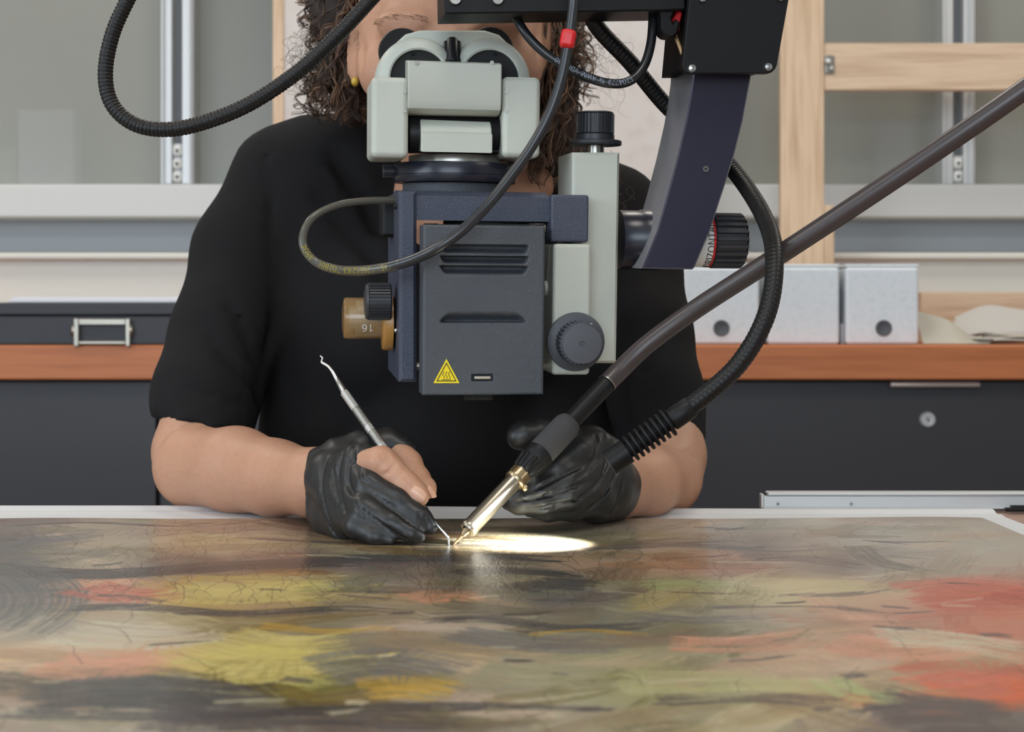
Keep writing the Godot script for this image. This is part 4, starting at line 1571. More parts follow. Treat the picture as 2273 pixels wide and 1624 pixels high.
func lamp_cover(o: Node3D) -> void:
	var w := 0.03
	var p := mp(938, 877, w)
	var q := mp(1206, 877, w)
	var t := mp(1072, 500, w)
	var size := Vector2(q.x - p.x, t.y - p.y)
	var px := size.x / 268.0
	var slot := func(x: float, y: float, x0: float, x1: float, y0: float, y1: float, deep: float, run: float) -> float:
		# a scoop: sharp dark upper lip, slope running out to the lower edge, ends drawn in
		if y < y0 or y > y1:
			return 0.0
		var f := (y - y0) / (y1 - y0)
		var ends := clampf(minf(x - x0 - run * f, x1 - run * f * 0.6 - x) / 8.0, 0.0, 1.0)
		return deep * ends * (1.0 - smoothstep(0.35, 1.0, f)) * clampf((y - y0) / 1.5, 0.0, 1.0)
	var b := MB.new()
	var f := func(u: float, v: float) -> Vector3:
		var x := 938.0 + 268.0 * u
		var y := 500.0 + 377.0 * v
		var d := 0.0
		d += slot.call(x, y, 976.0, 1170.0, 543.0, 566.0, 0.009, 6.0)
		d += slot.call(x, y, 974.0, 1170.0, 567.5, 588.0, 0.009, 8.0)
		d += slot.call(x, y, 972.0, 1170.0, 589.5, 612.0, 0.009, 14.0)
		# the grip scoop runs the other way: soft above, sharp below
		if y > 688.0 and y < 716.0:
			var g := (y - 688.0) / 28.0
			var inset := 22.0 * pow(1.0 - g, 1.4)
			d += 0.008 * smoothstep(0.05, 0.9, g) * clampf(minf(x - 974.0 - inset, 1166.0 - inset - x) / 10.0, 0.0, 1.0) * clampf((716.0 - y) / 1.5, 0.0, 1.0)
		if x > 1046 and x < 1093 and y > 832 and y < 847:
			d += 0.004
		var e := minf(minf(x - 938.0, 1206.0 - x), minf(y - 500.0, 877.0 - y))
		var round_ := 0.0012 * pow(clampf(1.0 - e / 5.0, 0.0, 1.0), 2.0)
		return Vector3(p.x + size.x * u, t.y - size.y * v, w - d - round_)
	b.sheet(134, 252, f, Vector3(0, 0, 1))
	# sides and back of the shell
	var back := w - 0.03
	var c := [Vector3(p.x, t.y, 0), Vector3(q.x, t.y, 0), Vector3(q.x, p.y, 0), Vector3(p.x, p.y, 0)]
	for i in 4:
		var a: Vector3 = c[i]
		var z: Vector3 = c[(i + 1) % 4]
		var n := Vector3((z - a).y, -(z - a).x, 0).normalized()
		n = -n
		var front := Vector3(0, 0, w - 0.0012)
		b.quad(b.add(a + front, n), b.add(z + front, n), b.add(z + Vector3(0, 0, back), n), b.add(a + Vector3(0, 0, back), n))
	var nb := Vector3(0, 0, -1)
	b.quad(b.add(c[0] + Vector3(0, 0, back), nb), b.add(c[1] + Vector3(0, 0, back), nb), b.add(c[2] + Vector3(0, 0, back), nb), b.add(c[3] + Vector3(0, 0, back), nb))
	var cover := obj("lamp_cover", b, M.cover_grey, o)
	b = MB.new()
	b.rod(mp(974, 507, 0.024), mp(1178, 507, 0.024), pr(9.5, 0.024), 24)
	for e in [[940.0, 973.0], [1173.0, 1208.0]]:
		b.rod(mp(e[0], 507, 0.024), mp(e[1], 507, 0.024), pr(11.5, 0.024), 24, 0.0005)
	obj("hinge", b, M.anodised_black, cover)
	for e in [[939.0, 941.0], [1207.0, 1209.5]]:
		b = MB.new()
		b.rod(mp(e[0], 507, 0.024), mp(e[1], 507, 0.024), pr(8, 0.024), 20)
		obj("hinge_pin", b, M.steel, cover)
	b = MB.new()
	mslab(b, 1052, 834, 1091, 842, 0.0295, 0.003, 0.0012)
	obj("catch", b, M.nickel, cover)
	# heat warning
	b = MB.new()
	mprism(b, [991, 796, 962, 850, 1020, 850], 0.0303, 0.0003, 0.0)
	var sign_ := obj("warning_sticker", b, M.yellow_print, cover)
	b = MB.new()
	var outer := [Vector2(991, 804), Vector2(968.5, 846), Vector2(1013.5, 846)]
	var mid := Vector2(991, 832)
	for i in 3:
		var a2: Vector2 = outer[i]
		var b2: Vector2 = outer[(i + 1) % 3]
		var a3 := a2.lerp(mid, 0.13)
		var b3 := b2.lerp(mid, 0.13)
		mprism(b, [a2.x, a2.y, b2.x, b2.y, b3.x, b3.y, a3.x, a3.y], 0.0305, 0.0002, 0.0)
	obj("sign_border", b, M.black_print, sign_)
	b = MB.new()
	for k in 3:
		var pts := []
		for e in 7:
			pts.append(mp(984.5 + k * 6.5 + sin(e * 1.1 + 0.6) * 1.8, 840.0 - e * 2.6, 0.0304))
		b.tube(spline(pts, 4), PackedFloat32Array([0.00022]), 6)
	mslab(b, 981, 841.5, 1001, 842.8, 0.0305, 0.0002, 0.00008)
	obj("sign_waves", b, M.black_print, sign_)
	b = MB.new()
	mslab(b, 1030, 860, 1095, 888, 0.012, 0.004, 0.001)
	obj("lens_guard", b, M.black_plastic, o)


func boom_arm() -> void:
	var o := thing("boom_arm", "black and navy boom arm with ribbed knob, from which the microscope hangs", "arm")
	o.transform = MF
	var b := MB.new()
	# the bowed navy arm
	mprism(b, [1542, 60, 1539, 164, 1532, 215, 1524, 260, 1505, 344, 1482, 431, 1459, 512, 1425, 596, 1538, 598, 1543, 592, 1577, 512, 1608, 416, 1631, 344, 1650, 267, 1669, 164, 1676, 60], 0.012, 0.066, 0.0012)
	var arm := obj("arm", b, M.navy_paint, o)
	b = MB.new()
	turned(b, mp(1566, 375, 0.0115), Vector3(0, 0, 1), [Vector2(0, 0.0002), Vector2(0.0009, 0.0002), Vector2(0.0011, 0.0012), Vector2(0.0022, 0.0012), Vector2(0.0025, 0)], 20)
	obj("grub_screw", b, M.steel, arm)
	b = MB.new()
	turned(b, mp(1373, 532, -0.03), Vector3(1, 0, 0), [Vector2(0, 0), Vector2(pr(66, -0.03), 0), Vector2(pr(66, -0.03), pr(48, -0.03)), Vector2(pr(68, -0.03), pr(50, -0.03)), Vector2(pr(68, -0.03), pr(90, -0.03)), Vector2(0, pr(90, -0.03))], 56)
	obj("elbow_joint", b, M.navy_gloss, o)
	# clamp knob with its printed ring
	b = MB.new()
	var kc := mp(1500, 533, -0.024)
	turned(b, kc, Vector3(1, 0, 0), [Vector2(pr(58, -0.024), 0), Vector2(pr(60, -0.024), 0.002), Vector2(pr(60, -0.024), pr(72, -0.024)), Vector2(0, pr(72, -0.024))], 48)
	var ring := obj("label_ring", b, M.white_print, o)
	ring_text("HORIZONTAL", 0.0058, kc + Vector3(pr(62, -0.024), 0, 0), pr(60.5, -0.024), Vector3(1, 0, 0), 0.42, M.black_print, ring, true)
	b = MB.new()
	turned(b, kc + Vector3(pr(72, -0.024), 0, 0), Vector3(1, 0, 0), [Vector2(0, 0), Vector2(pr(61, -0.024), 0), Vector2(pr(61, -0.024), pr(5, -0.024)), Vector2(0, pr(5, -0.024))], 48)
	obj("red_rim", b, M.signal_red, ring)
	b = MB.new()
	cog(b, kc + Vector3(pr(77, -0.024), 0, 0), Vector3(1, 0, 0), pr(63, -0.024), pr(78, -0.024), 22, 0.0022, 0.0018)
	turned(b, kc + Vector3(pr(153, -0.024), 0, 0), Vector3(1, 0, 0), [Vector2(pr(58, -0.024), 0), Vector2(pr(52, -0.024), 0.001), Vector2(0, 0.001)], 40)
	obj("clamp_knob", b, M.knob_black, o)
	# the square joint box with its black cover plate
	b = MB.new()
	mprism(b, [1553, -170, 1540, -60, 1521, 150, 1718, 150, 1750, -60, 1766, -170], 0.026, 0.07, 0.002)
	var box := obj("joint_box", b, M.black_matt, o)
	b = MB.new()
	var plate := [1550, -170, 1543, -110, 1531, 0, 1515, 146, 1516, 154, 1520, 160, 1527, 163, 1706, 163, 1714, 160, 1721, 153, 1725, 145, 1751, 0, 1768, -110, 1776, -170]
	mprism(b, plate, 0.034, 0.008, 0.0008)
	obj("cover_plate", b, M.black_plastic, box)
	for s in [[1535.0, 152.0], [1704.0, 149.0], [1558.0, -3.0], [1731.0, -5.0]]:
		b = MB.new()
		turned(b, mp(s[0], s[1], 0.0338), Vector3(0, 0, 1), [Vector2(pr(10, 0.034), 0), Vector2(pr(10, 0.034), 0.0016), Vector2(pr(8, 0.034), 0.0028), Vector2(0, 0.0032)], 24)
		obj("screw", b, M.chrome, box)
	b = MB.new()
	var rc := mp(1607, 168, -0.004)
	b.rod(rc + Vector3(0, -0.001, 0), rc + Vector3(0, 0.02, 0), pr(39, 0), 36, 0.001)
	obj("joint_washer", b, M.joint_red, box)
	b = MB.new()
	mprism(b, [985, -75, 1522, -75, 1522, 22, 1466, 24, 987, 31], 0.02, 0.05, 0.0012)
	var bar := obj("cross_bar", b, M.black_plastic, o)
	for s in [1010.0, 1104.0]:
		b = MB.new()
		turned(b, mp(s, -2, 0.0195), Vector3(0, 0, 1), [Vector2(pr(15, 0.02), 0), Vector2(pr(15, 0.02), 0.002), Vector2(pr(12, 0.02), 0.0035), Vector2(pr(6, 0.02), 0.0035), Vector2(pr(5, 0.02), 0.0015), Vector2(0, 0.0015)], 28)
		obj("bolt", b, M.steel, bar)
	b = MB.new()
	mprism(b, [1462, 20, 1468, 36, 1469, 62, 1473, 74, 1481, 80, 1494, 82, 1503, 74, 1510, 50, 1500, 42, 1494, 52, 1490, 40, 1500, 20, 1486, -10, 1466, -10], 0.016, 0.02, 0.001)
	obj("lever", b, M.black_plastic, bar)
	b = MB.new()
	mprism(b, [1493, -10, 1503, 8, 1504, 22, 1498, 36, 1492, 46, 1499, 52, 1502, 62, 1510, 50, 1515, 32, 1513, 12, 1504, -10], 0.012, 0.012, 0.001)
	obj("red_cam", b, M.signal_red, bar)
	b = MB.new()
	mslab(b, 1504, -60, 1524, 70, 0.0, 0.03, 0.001)
	obj("red_liner", b, mat("dark_red", rgb(90, 14, 20), 0.5), bar)
	b = MB.new()
	b.rod(mp(1494, 62, 0.004), mp(1516, 122, 0.012), 0.0021, 14)
	obj("pin", b, M.brass_dull, bar)
	# the pole that carries the arm, up to the ceiling
	b = MB.new()
	var top := mp(1650, -150, -0.01)
	var inv := MF.affine_inverse()
	var g := MF * top
	b.rod(top, inv * Vector3(g.x, 2.698, g.z), 0.022, 28)
	b.rod(inv * Vector3(g.x, 2.67, g.z), inv * Vector3(g.x, 2.699, g.z), 0.07, 36, 0.003)
	obj("pole", b, M.anodised_black, o)

# ---------------------------------------------------------------- the conservator

func rr(px: float, d: float) -> float:
	return px * d / F


func chainp(f: Field, pts: Array, flat := Vector3.ZERO, squeeze := 1.0) -> void:   # pts: [x, y, d, radius in pixels] ...
	for i in pts.size() - 1:
		var a: Array = pts[i]
		var b: Array = pts[i + 1]
		f.bone(P(a[0], a[1], a[2]), P(b[0], b[1], b[2]), rr(a[3], a[2]), rr(b[3], b[2]), flat, squeeze)


func skin_d(f: Field, x: float, y: float, guess: float) -> float:   # how far away the field's surface lies behind a pixel
	var d := guess - 0.14
	while d < guess + 0.14:
		var q := (P(x, y, d) - f.o) / f.cell
		if q.x > 1 and q.y > 1 and q.z > 1 and q.x < f.nx - 2 and q.y < f.ny - 2 and q.z < f.nz - 2:
			if f.acc[(int(q.x + 0.5) * f.ny + int(q.y + 0.5)) * f.nz + int(q.z + 0.5)] < 0.0:
				return d
		d += f.cell * 0.34
	return guess


func creasep(f: Field, pts: Array, rpx: float, soft := 0.003, sunk := 0.35) -> void:   # a crease drawn on the surface
	var v := []
	for p in pts:
		v.append(Vector3(p[0], p[1], p[2]))
	var line := []
	var w := Array(spline(v, 5))
	var ds := []
	for p in w:
		ds.append(skin_d(f, p.x, p.y, p.z))
	var n := w.size()
	var r0 := rr(rpx, pts[0][2])
	for k in n:
		var d: float = (ds[maxi(k - 2, 0)] + ds[maxi(k - 1, 0)] + ds[k] * 2.0 + ds[mini(k + 1, n - 1)] + ds[mini(k + 2, n - 1)]) / 6.0
		line.append(P(w[k].x, w[k].y, d - r0 * (1.0 - sunk) * 0.5))
	for k in n - 1:
		var t := (k + 0.5) / (n - 1)
		f.cut(line[k], line[k + 1], r0 * pow(sin(PI * clampf(t, 0.02, 0.98)), 0.6), soft)


func person() -> void:
	var stool := thing("work_stool", "round black stool under the seated person, hidden below the table", "stool", Vector3(P(985, 0, 1.52).x, 0, -1.52))
	var b := MB.new()
	b.lathe(Transform3D(Basis(), Vector3(0, 0.43, 0)), [Vector2(0, 0), Vector2(0.17, 0), Vector2(0.185, 0.012), Vector2(0.185, 0.045), Vector2(0.17, 0.06), Vector2(0, 0.062)], 40)
	obj("seat", b, M.black_matt, stool)
	b = MB.new()
	b.rod(Vector3(0, 0.05, 0), Vector3(0, 0.43, 0), 0.025, 20)
	obj("post", b, M.steel, stool)
	for k in 5:
		b = MB.new()
		var q := Vector3(cos(TAU * k / 5), 0, sin(TAU * k / 5))
		b.rod(Vector3(0, 0.06, 0), q * 0.26 + Vector3(0, 0.03, 0), 0.018, 14, 0.003)
		b.ball(q * 0.26 + Vector3(0, 0.018, 0), Vector3(0.018, 0.018, 0.018), 12)
		obj("leg", b, M.black_plastic, stool)
	var body := MB.new()
	head_and_arms(body)
	var o := obj("person", body, M.skin)
	tag(o, "seated person with curly brown hair in black dress and gloves, looking into the microscope", "person")
	b = MB.new()
	dress(b)
	obj("dress", b, M.dress_black, o)
	b = MB.new()
	left_glove(b)
	obj("glove", b, M.glove_black, o)
	b = MB.new()
	right_glove(b)
	obj("glove", b, M.glove_black, o)
	face_parts(o)
	hair(o)


func head_and_arms(b: MB) -> void:
	# head, neck and shoulders
	var f := Field.new(P(740, 560, 1.2) + Vector3(0, 0, -0.26), P(1270, -330, 1.2) + Vector3(0.01, 0.0, 0.06), 0.0042, 170.0)
	chainp(f, [[1000, 10, 1.28, 178], [1000, -70, 1.31, 182]])
	chainp(f, [[1000, 60, 1.245, 165], [1000, 150, 1.235, 150]])
	chainp(f, [[850, 0, 1.25, 52], [852, 130, 1.245, 54]])
	chainp(f, [[1150, -10, 1.25, 52], [1150, 120, 1.245, 54]])
	chainp(f, [[1000, 190, 1.225, 120], [1002, 290, 1.215, 70]])
	chainp(f, [[870, 165, 1.235, 70], [925, 260, 1.225, 52], [1000, 318, 1.205, 44]])
	chainp(f, [[1130, 155, 1.235, 70], [1078, 255, 1.225, 52], [1004, 318, 1.205, 44]])
	chainp(f, [[1000, 70, 1.185, 14], [1000, 150, 1.163, 20]])
	chainp(f, [[975, 157, 1.172, 11], [1026, 156, 1.172, 11]])
	chainp(f, [[860, 52, 1.2, 22], [930, 50, 1.182, 22]])
	chainp(f, [[1060, 48, 1.182, 22], [1135, 50, 1.2, 22]])
	chainp(f, [[965, 222, 1.178, 10], [1002, 217, 1.17, 12], [1040, 221, 1.178, 10]])
	chainp(f, [[968, 236, 1.178, 9], [1002, 240, 1.171, 13], [1036, 235, 1.178, 9]])
	chainp(f, [[1000, 300, 1.29, 105], [1000, 420, 1.36, 110], [990, 520, 1.40, 130]])
	chainp(f, [[930, 440, 1.34, 50], [1000, 480, 1.33, 60], [1120, 440, 1.33, 60], [1180, 410, 1.34, 50]])
	# ears: flattened rims with a hollow and a lobe
	for e in [[792.0, 102.0, 786.0, 165.0, -0.25], [1206.0, 70.0, 1196.0, 146.0, 0.25]]:
		var side := -1.0 if e[0] < 1000 else 1.0
		var flat := Vector3(cos(0.65), 0, side * sin(0.65)).normalized()
		chainp(f, [[e[0] + side * 4, e[1] - 34, 1.275, 21], [e[0] + side * 9, e[1], 1.28, 26], [e[2] + side * 2, e[3] - 22, 1.268, 19], [e[2], e[3], 1.262, 15]], flat, 2.4)
	f.solve()
	creasep(f, [[975, 229, 1.166], [1002, 230, 1.16], [1030, 229, 1.166]], 3, 0.002)
	for e in [[797.0, 90.0, 796.0, 150.0], [1202.0, 60.0, 1199.0, 130.0]]:
		var side := -1.0 if e[0] < 1000 else 1.0
		creasep(f, [[e[0] - side * 5, e[1] - 20, 1.26], [e[0] - side * 7, (e[1] + e[3]) / 2, 1.255], [e[2] - side * 4, e[3] + 20, 1.255]], 9, 0.002, 0.9)
		creasep(f, [[e[0] + side * 12, e[1] - 10, 1.26], [e[0] + side * 10, e[1] + 22, 1.26]], 7, 0.003, 0.7)
	f.mesh(b)
	# the two arms, from under the sleeves to the wrists
	f = Field.new(P(300, 1180, 1.25) + Vector3(0, 0, -0.14), P(800, 800, 1.25) + Vector3(0.0, 0, 0.28), 0.0045, 230.0)
	chainp(f, [[478, 800, 1.325, 90], [432, 985, 1.265, 84]])
	chainp(f, [[424, 1010, 1.26, 82], [428, 1048, 1.235, 74]])
	chainp(f, [[430, 1034, 1.235, 86], [525, 1042, 1.19, 90], [610, 1060, 1.15, 80], [705, 1072, 1.1, 72], [745, 1072, 1.075, 62]])
	f.solve()
	creasep(f, [[350, 1000, 1.215], [360, 968, 1.21], [390, 946, 1.205], [440, 934, 1.2]], 6, 0.004, 0.7)
	f.mesh(b)
	f = Field.new(P(1280, 1180, 1.25) + Vector3(0, 0, -0.14), P(1600, 840, 1.25) + Vector3(0.02, 0, 0.28), 0.0045, 230.0)
	chainp(f, [[1462, 850, 1.32, 80], [1484, 1010, 1.265, 78]])
	chainp(f, [[1484, 1010, 1.265, 78], [1478, 1062, 1.235, 78]])
	chainp(f, [[1472, 1058, 1.235, 74], [1430, 1068, 1.18, 76], [1372, 1080, 1.135, 64], [1340, 1076, 1.105, 56]])
	f.solve()
	creasep(f, [[1548, 1020, 1.215], [1520, 1000, 1.2], [1490, 992, 1.195]], 3.5, 0.004)
	f.mesh(b)
	# the bare thumb and first finger of the hand with the probe
	f = Field.new(P(790, 1140, 1.02) + Vector3(0, 0, -0.07), P(1000, 960, 1.02) + Vector3(0, 0, 0.05), 0.0016, 700.0)
	chainp(f, [[812, 1026, 1.025, 30], [846, 1025, 1.016, 34], [872, 1048, 1.013, 30], [902, 1076, 1.008, 29], [924, 1095, 1.004, 25], [932, 1102, 1.003, 20]])
	f.solve()
	for k in 5:   # knuckle wrinkles
		creasep(f, [[838 + k * 5, 1004 - k * 0.5, 1.006], [848 + k * 5, 1018, 1.003], [846 + k * 5, 1036 + k, 1.005]], 1.5, 0.0012)
	creasep(f, [[852, 1052, 1.005], [866, 1044, 1.002], [880, 1024, 1.003]], 1.4, 0.0018)
	creasep(f, [[902, 1104, 0.999], [906, 1084, 0.995], [924, 1072, 0.997]], 1.2, 0.001)
	f.mesh(b)
	f = Field.new(P(840, 1140, 1.05) + Vector3(0, 0, -0.06), P(1010, 960, 1.05) + Vector3(0, 0, 0.07), 0.0016, 700.0)
	chainp(f, [[884, 998, 1.078, 27], [908, 1028, 1.066, 28], [930, 1062, 1.05, 24], [946, 1082, 1.036, 21], [954, 1091, 1.03, 15]])
	f.solve()
	for k in 3:
		creasep(f, [[902 + k * 11, 1034 + k * 12, 1.047], [916 + k * 9, 1018 + k * 12, 1.05]], 2.0, 0.002)
	f.mesh(b)


func face_parts(o: Node3D) -> void:
	for s in [[[838.0, 52.0, 1.193], [872.0, 42.0, 1.172], [915.0, 40.0, 1.162], [958.0, 48.0, 1.158]], [[1046.0, 48.0, 1.158], [1080.0, 38.0, 1.162], [1118.0, 38.0, 1.172], [1152.0, 50.0, 1.193]]]:
		var pts := []
		for p in s:
			pts.append(P(p[0], p[1], p[2]))
		var line := spline(pts, 8)
		var b := MB.new()
		var rng := RandomNumberGenerator.new()
		rng.seed = 5
		for k in 110:   # single brow hairs
			var i := rng.randi_range(0, line.size() - 2)
			var t := (line[i + 1] - line[i]).normalized() * (1.0 if s[0][0] > 1000 else -1.0)
			var q := line[i] + Vector3(0, rng.randf_range(-0.0022, 0.0022), 0.0014 + rng.randf() * 0.001)
			b.tube(PackedVector3Array([q, q + t * 0.004 + Vector3(0, 0.0012, 0.0004), q + t * 0.007 + Vector3(0, 0.0008, 0)]), PackedFloat32Array([0.00015, 0.00013, 0.00004]), 4, false)
		var m := obj("eyebrow", b, M.eyebrow, o)
		m.set_meta("kind", "stuff")
	var e := MB.new()
	e.ball(P(788, 181, 1.252), Vector3(0.0034, 0.0042, 0.0034), 18)
	obj("earring", e, M.earring_yellow, o).set_meta("label", "small round yellow stud earring")
	e = MB.new()
	nail(e, P(927, 1098, 0.9935), Vector3(0.8, -0.6, 0), Vector3(-0.15, 0.1, 1), 0.0058, 0.0048)
	obj("thumbnail", e, M.nail, o)
	e = MB.new()
	nail(e, P(962, 1089, 1.026), Vector3(0.5, -0.86, 0), Vector3(0.75, 0.3, 0.5), 0.005, 0.0034)
	obj("fingernail", e, M.nail, o)


func nail(b: MB, at: Vector3, ahead: Vector3, out: Vector3, l: float, w: float) -> void:
	ahead = ahead.normalized()
	out = (out - ahead * out.dot(ahead)).normalized()
	var side := ahead.cross(out)
	b.sheet(10, 10, func(u: float, v: float) -> Vector3:
		var a := (u - 0.5) * 2.0
		var e := (v - 0.5) * 2.0
		var k := sqrt(maxf(0.0, 1.0 - a * a * 0.3))
		return at + ahead * (e * l * k) + side * (a * w * sqrt(maxf(0.05, 1.0 - e * e * 0.35))) - out * (a * a * w * 0.42 + e * e * l * 0.1), out, 0.0005)


func dress(b: MB) -> void:
	var f := Field.new(Vector3(-0.4, 0.40, -1.66), Vector3(0.24, 1.11, -1.19), 0.0068, 95.0)
	# trunk: two side columns and a middle, chest, shoulders
	chainp(f, [[735, 440, 1.43, 150], [728, 720, 1.41, 138], [722, 1000, 1.40, 135], [712, 1300, 1.44, 150]])
	chainp(f, [[1230, 500, 1.43, 140], [1240, 720, 1.41, 132], [1244, 1000, 1.40, 130], [1250, 1300, 1.44, 150]])
	chainp(f, [[985, 480, 1.44, 160], [985, 720, 1.42, 190], [985, 1000, 1.40, 190], [985, 1300, 1.46, 200]])
	chainp(f, [[850, 640, 1.37, 118], [860, 760, 1.365, 122]])
	chainp(f, [[1130, 650, 1.37, 118], [1120, 760, 1.365, 122]])
	chainp(f, [[640, 392, 1.42, 98], [800, 378, 1.43, 120], [930, 400, 1.44, 120]])
	chainp(f, [[1366, 470, 1.42, 88], [1210, 430, 1.43, 116], [1060, 410, 1.44, 120]])
	chainp(f, [[700, 350, 1.44, 78], [880, 330, 1.46, 90]])
	# sleeves, cut off square at the cuffs
	var cl := Plane(P(343, 914, 1.26), P(560, 968, 1.26), P(343, 886, 1.45))
	if cl.distance_to(P(480, 700, 1.3)) > 0.0:
		cl = Plane(-cl.normal, -cl.d)
	var cr := Plane(P(1560, 990, 1.26), P(1390, 1008, 1.26), P(1560, 965, 1.45))
	if cr.distance_to(P(1460, 700, 1.3)) > 0.0:
		cr = Plane(-cr.normal, -cr.d)
	var sl := [[618.0, 398.0, 1.42, 98.0], [545.0, 560.0, 1.395, 106.0], [500.0, 740.0, 1.35, 108.0], [458.0, 880.0, 1.305, 106.0], [448.0, 1000.0, 1.265, 104.0]]
	for i in 4:
		f.bone(P(sl[i][0], sl[i][1], sl[i][2]), P(sl[i + 1][0], sl[i + 1][1], sl[i + 1][2]), rr(sl[i][3], sl[i][2]), rr(sl[i + 1][3], sl[i + 1][2]), Vector3.ZERO, 1.0, cl)
	var sr := [[1366.0, 476.0, 1.42, 88.0], [1402.0, 600.0, 1.395, 98.0], [1428.0, 740.0, 1.35, 95.0], [1456.0, 880.0, 1.31, 92.0], [1478.0, 1020.0, 1.27, 95.0]]
	for i in 4:
		f.bone(P(sr[i][0], sr[i][1], sr[i][2]), P(sr[i + 1][0], sr[i + 1][1], sr[i + 1][2]), rr(sr[i][3], sr[i][2]), rr(sr[i + 1][3], sr[i + 1][2]), Vector3.ZERO, 1.0, cr)
	f.solve()
	# seams and folds
	creasep(f, [[575, 306, 1.385], [598, 400, 1.372], [606, 560, 1.345], [604, 760, 1.315]], 7, 0.004)
	creasep(f, [[606, 690, 1.3], [592, 800, 1.3], [575, 920, 1.29]], 9, 0.008)
	creasep(f, [[430, 700, 1.30], [500, 790, 1.285], [560, 850, 1.285], [572, 920, 1.285]], 6, 0.008)
	creasep(f, [[470, 620, 1.325], [540, 730, 1.31], [570, 820, 1.305]], 5, 0.008)
	creasep(f, [[352, 838, 1.285], [440, 862, 1.262], [540, 896, 1.262], [566, 902, 1.28]], 7, 0.003)
	creasep(f, [[1380, 700, 1.32], [1372, 820, 1.31], [1388, 960, 1.3]], 9, 0.008)
	creasep(f, [[1500, 700, 1.33], [1440, 800, 1.29], [1410, 900, 1.29]], 5, 0.008)
	creasep(f, [[560, 960, 1.31], [700, 1010, 1.3], [850, 860, 1.315]], 4, 0.004)
	creasep(f, [[850, 860, 1.318], [790, 925, 1.33], [740, 985, 1.335]], 4, 0.003)
	creasep(f, [[1180, 890, 1.33], [1190, 930, 1.335], [1184, 980, 1.34]], 4, 0.003)
	creasep(f, [[700, 430, 1.345], [790, 520, 1.33], [860, 620, 1.31]], 5, 0.016)
	creasep(f, [[740, 340, 1.37], [800, 430, 1.355], [850, 520, 1.335]], 5, 0.016)
	var nn := FastNoiseLite.new()
	nn.seed = 3
	nn.frequency = 9.0
	f.rough(nn, 0.0014, Basis(Vector3(1.3, 0.4, 0), Vector3(0.2, 0.6, 0), Vector3(0, 0, 1)))
	f.mesh(b)
	# lap and legs, under the table
	f = Field.new(Vector3(-0.36, 0.0, -1.72), Vector3(0.26, 0.62, -0.98), 0.014, 60.0)
	for x in [-0.16, 0.03]:
		f.bone(Vector3(x, 0.56, -1.5), Vector3(x - 0.01, 0.52, -1.12), 0.066, 0.056)
		f.bone(Vector3(x - 0.01, 0.5, -1.12), Vector3(x - 0.01, 0.09, -1.2), 0.048, 0.035)
		f.bone(Vector3(x - 0.01, 0.05, -1.22), Vector3(x - 0.01, 0.045, -1.06), 0.038, 0.032)
	f.bone(Vector3(-0.16, 0.58, -1.5), Vector3(0.03, 0.58, -1.5), 0.08, 0.08)
	f.solve()
	f.mesh(b)


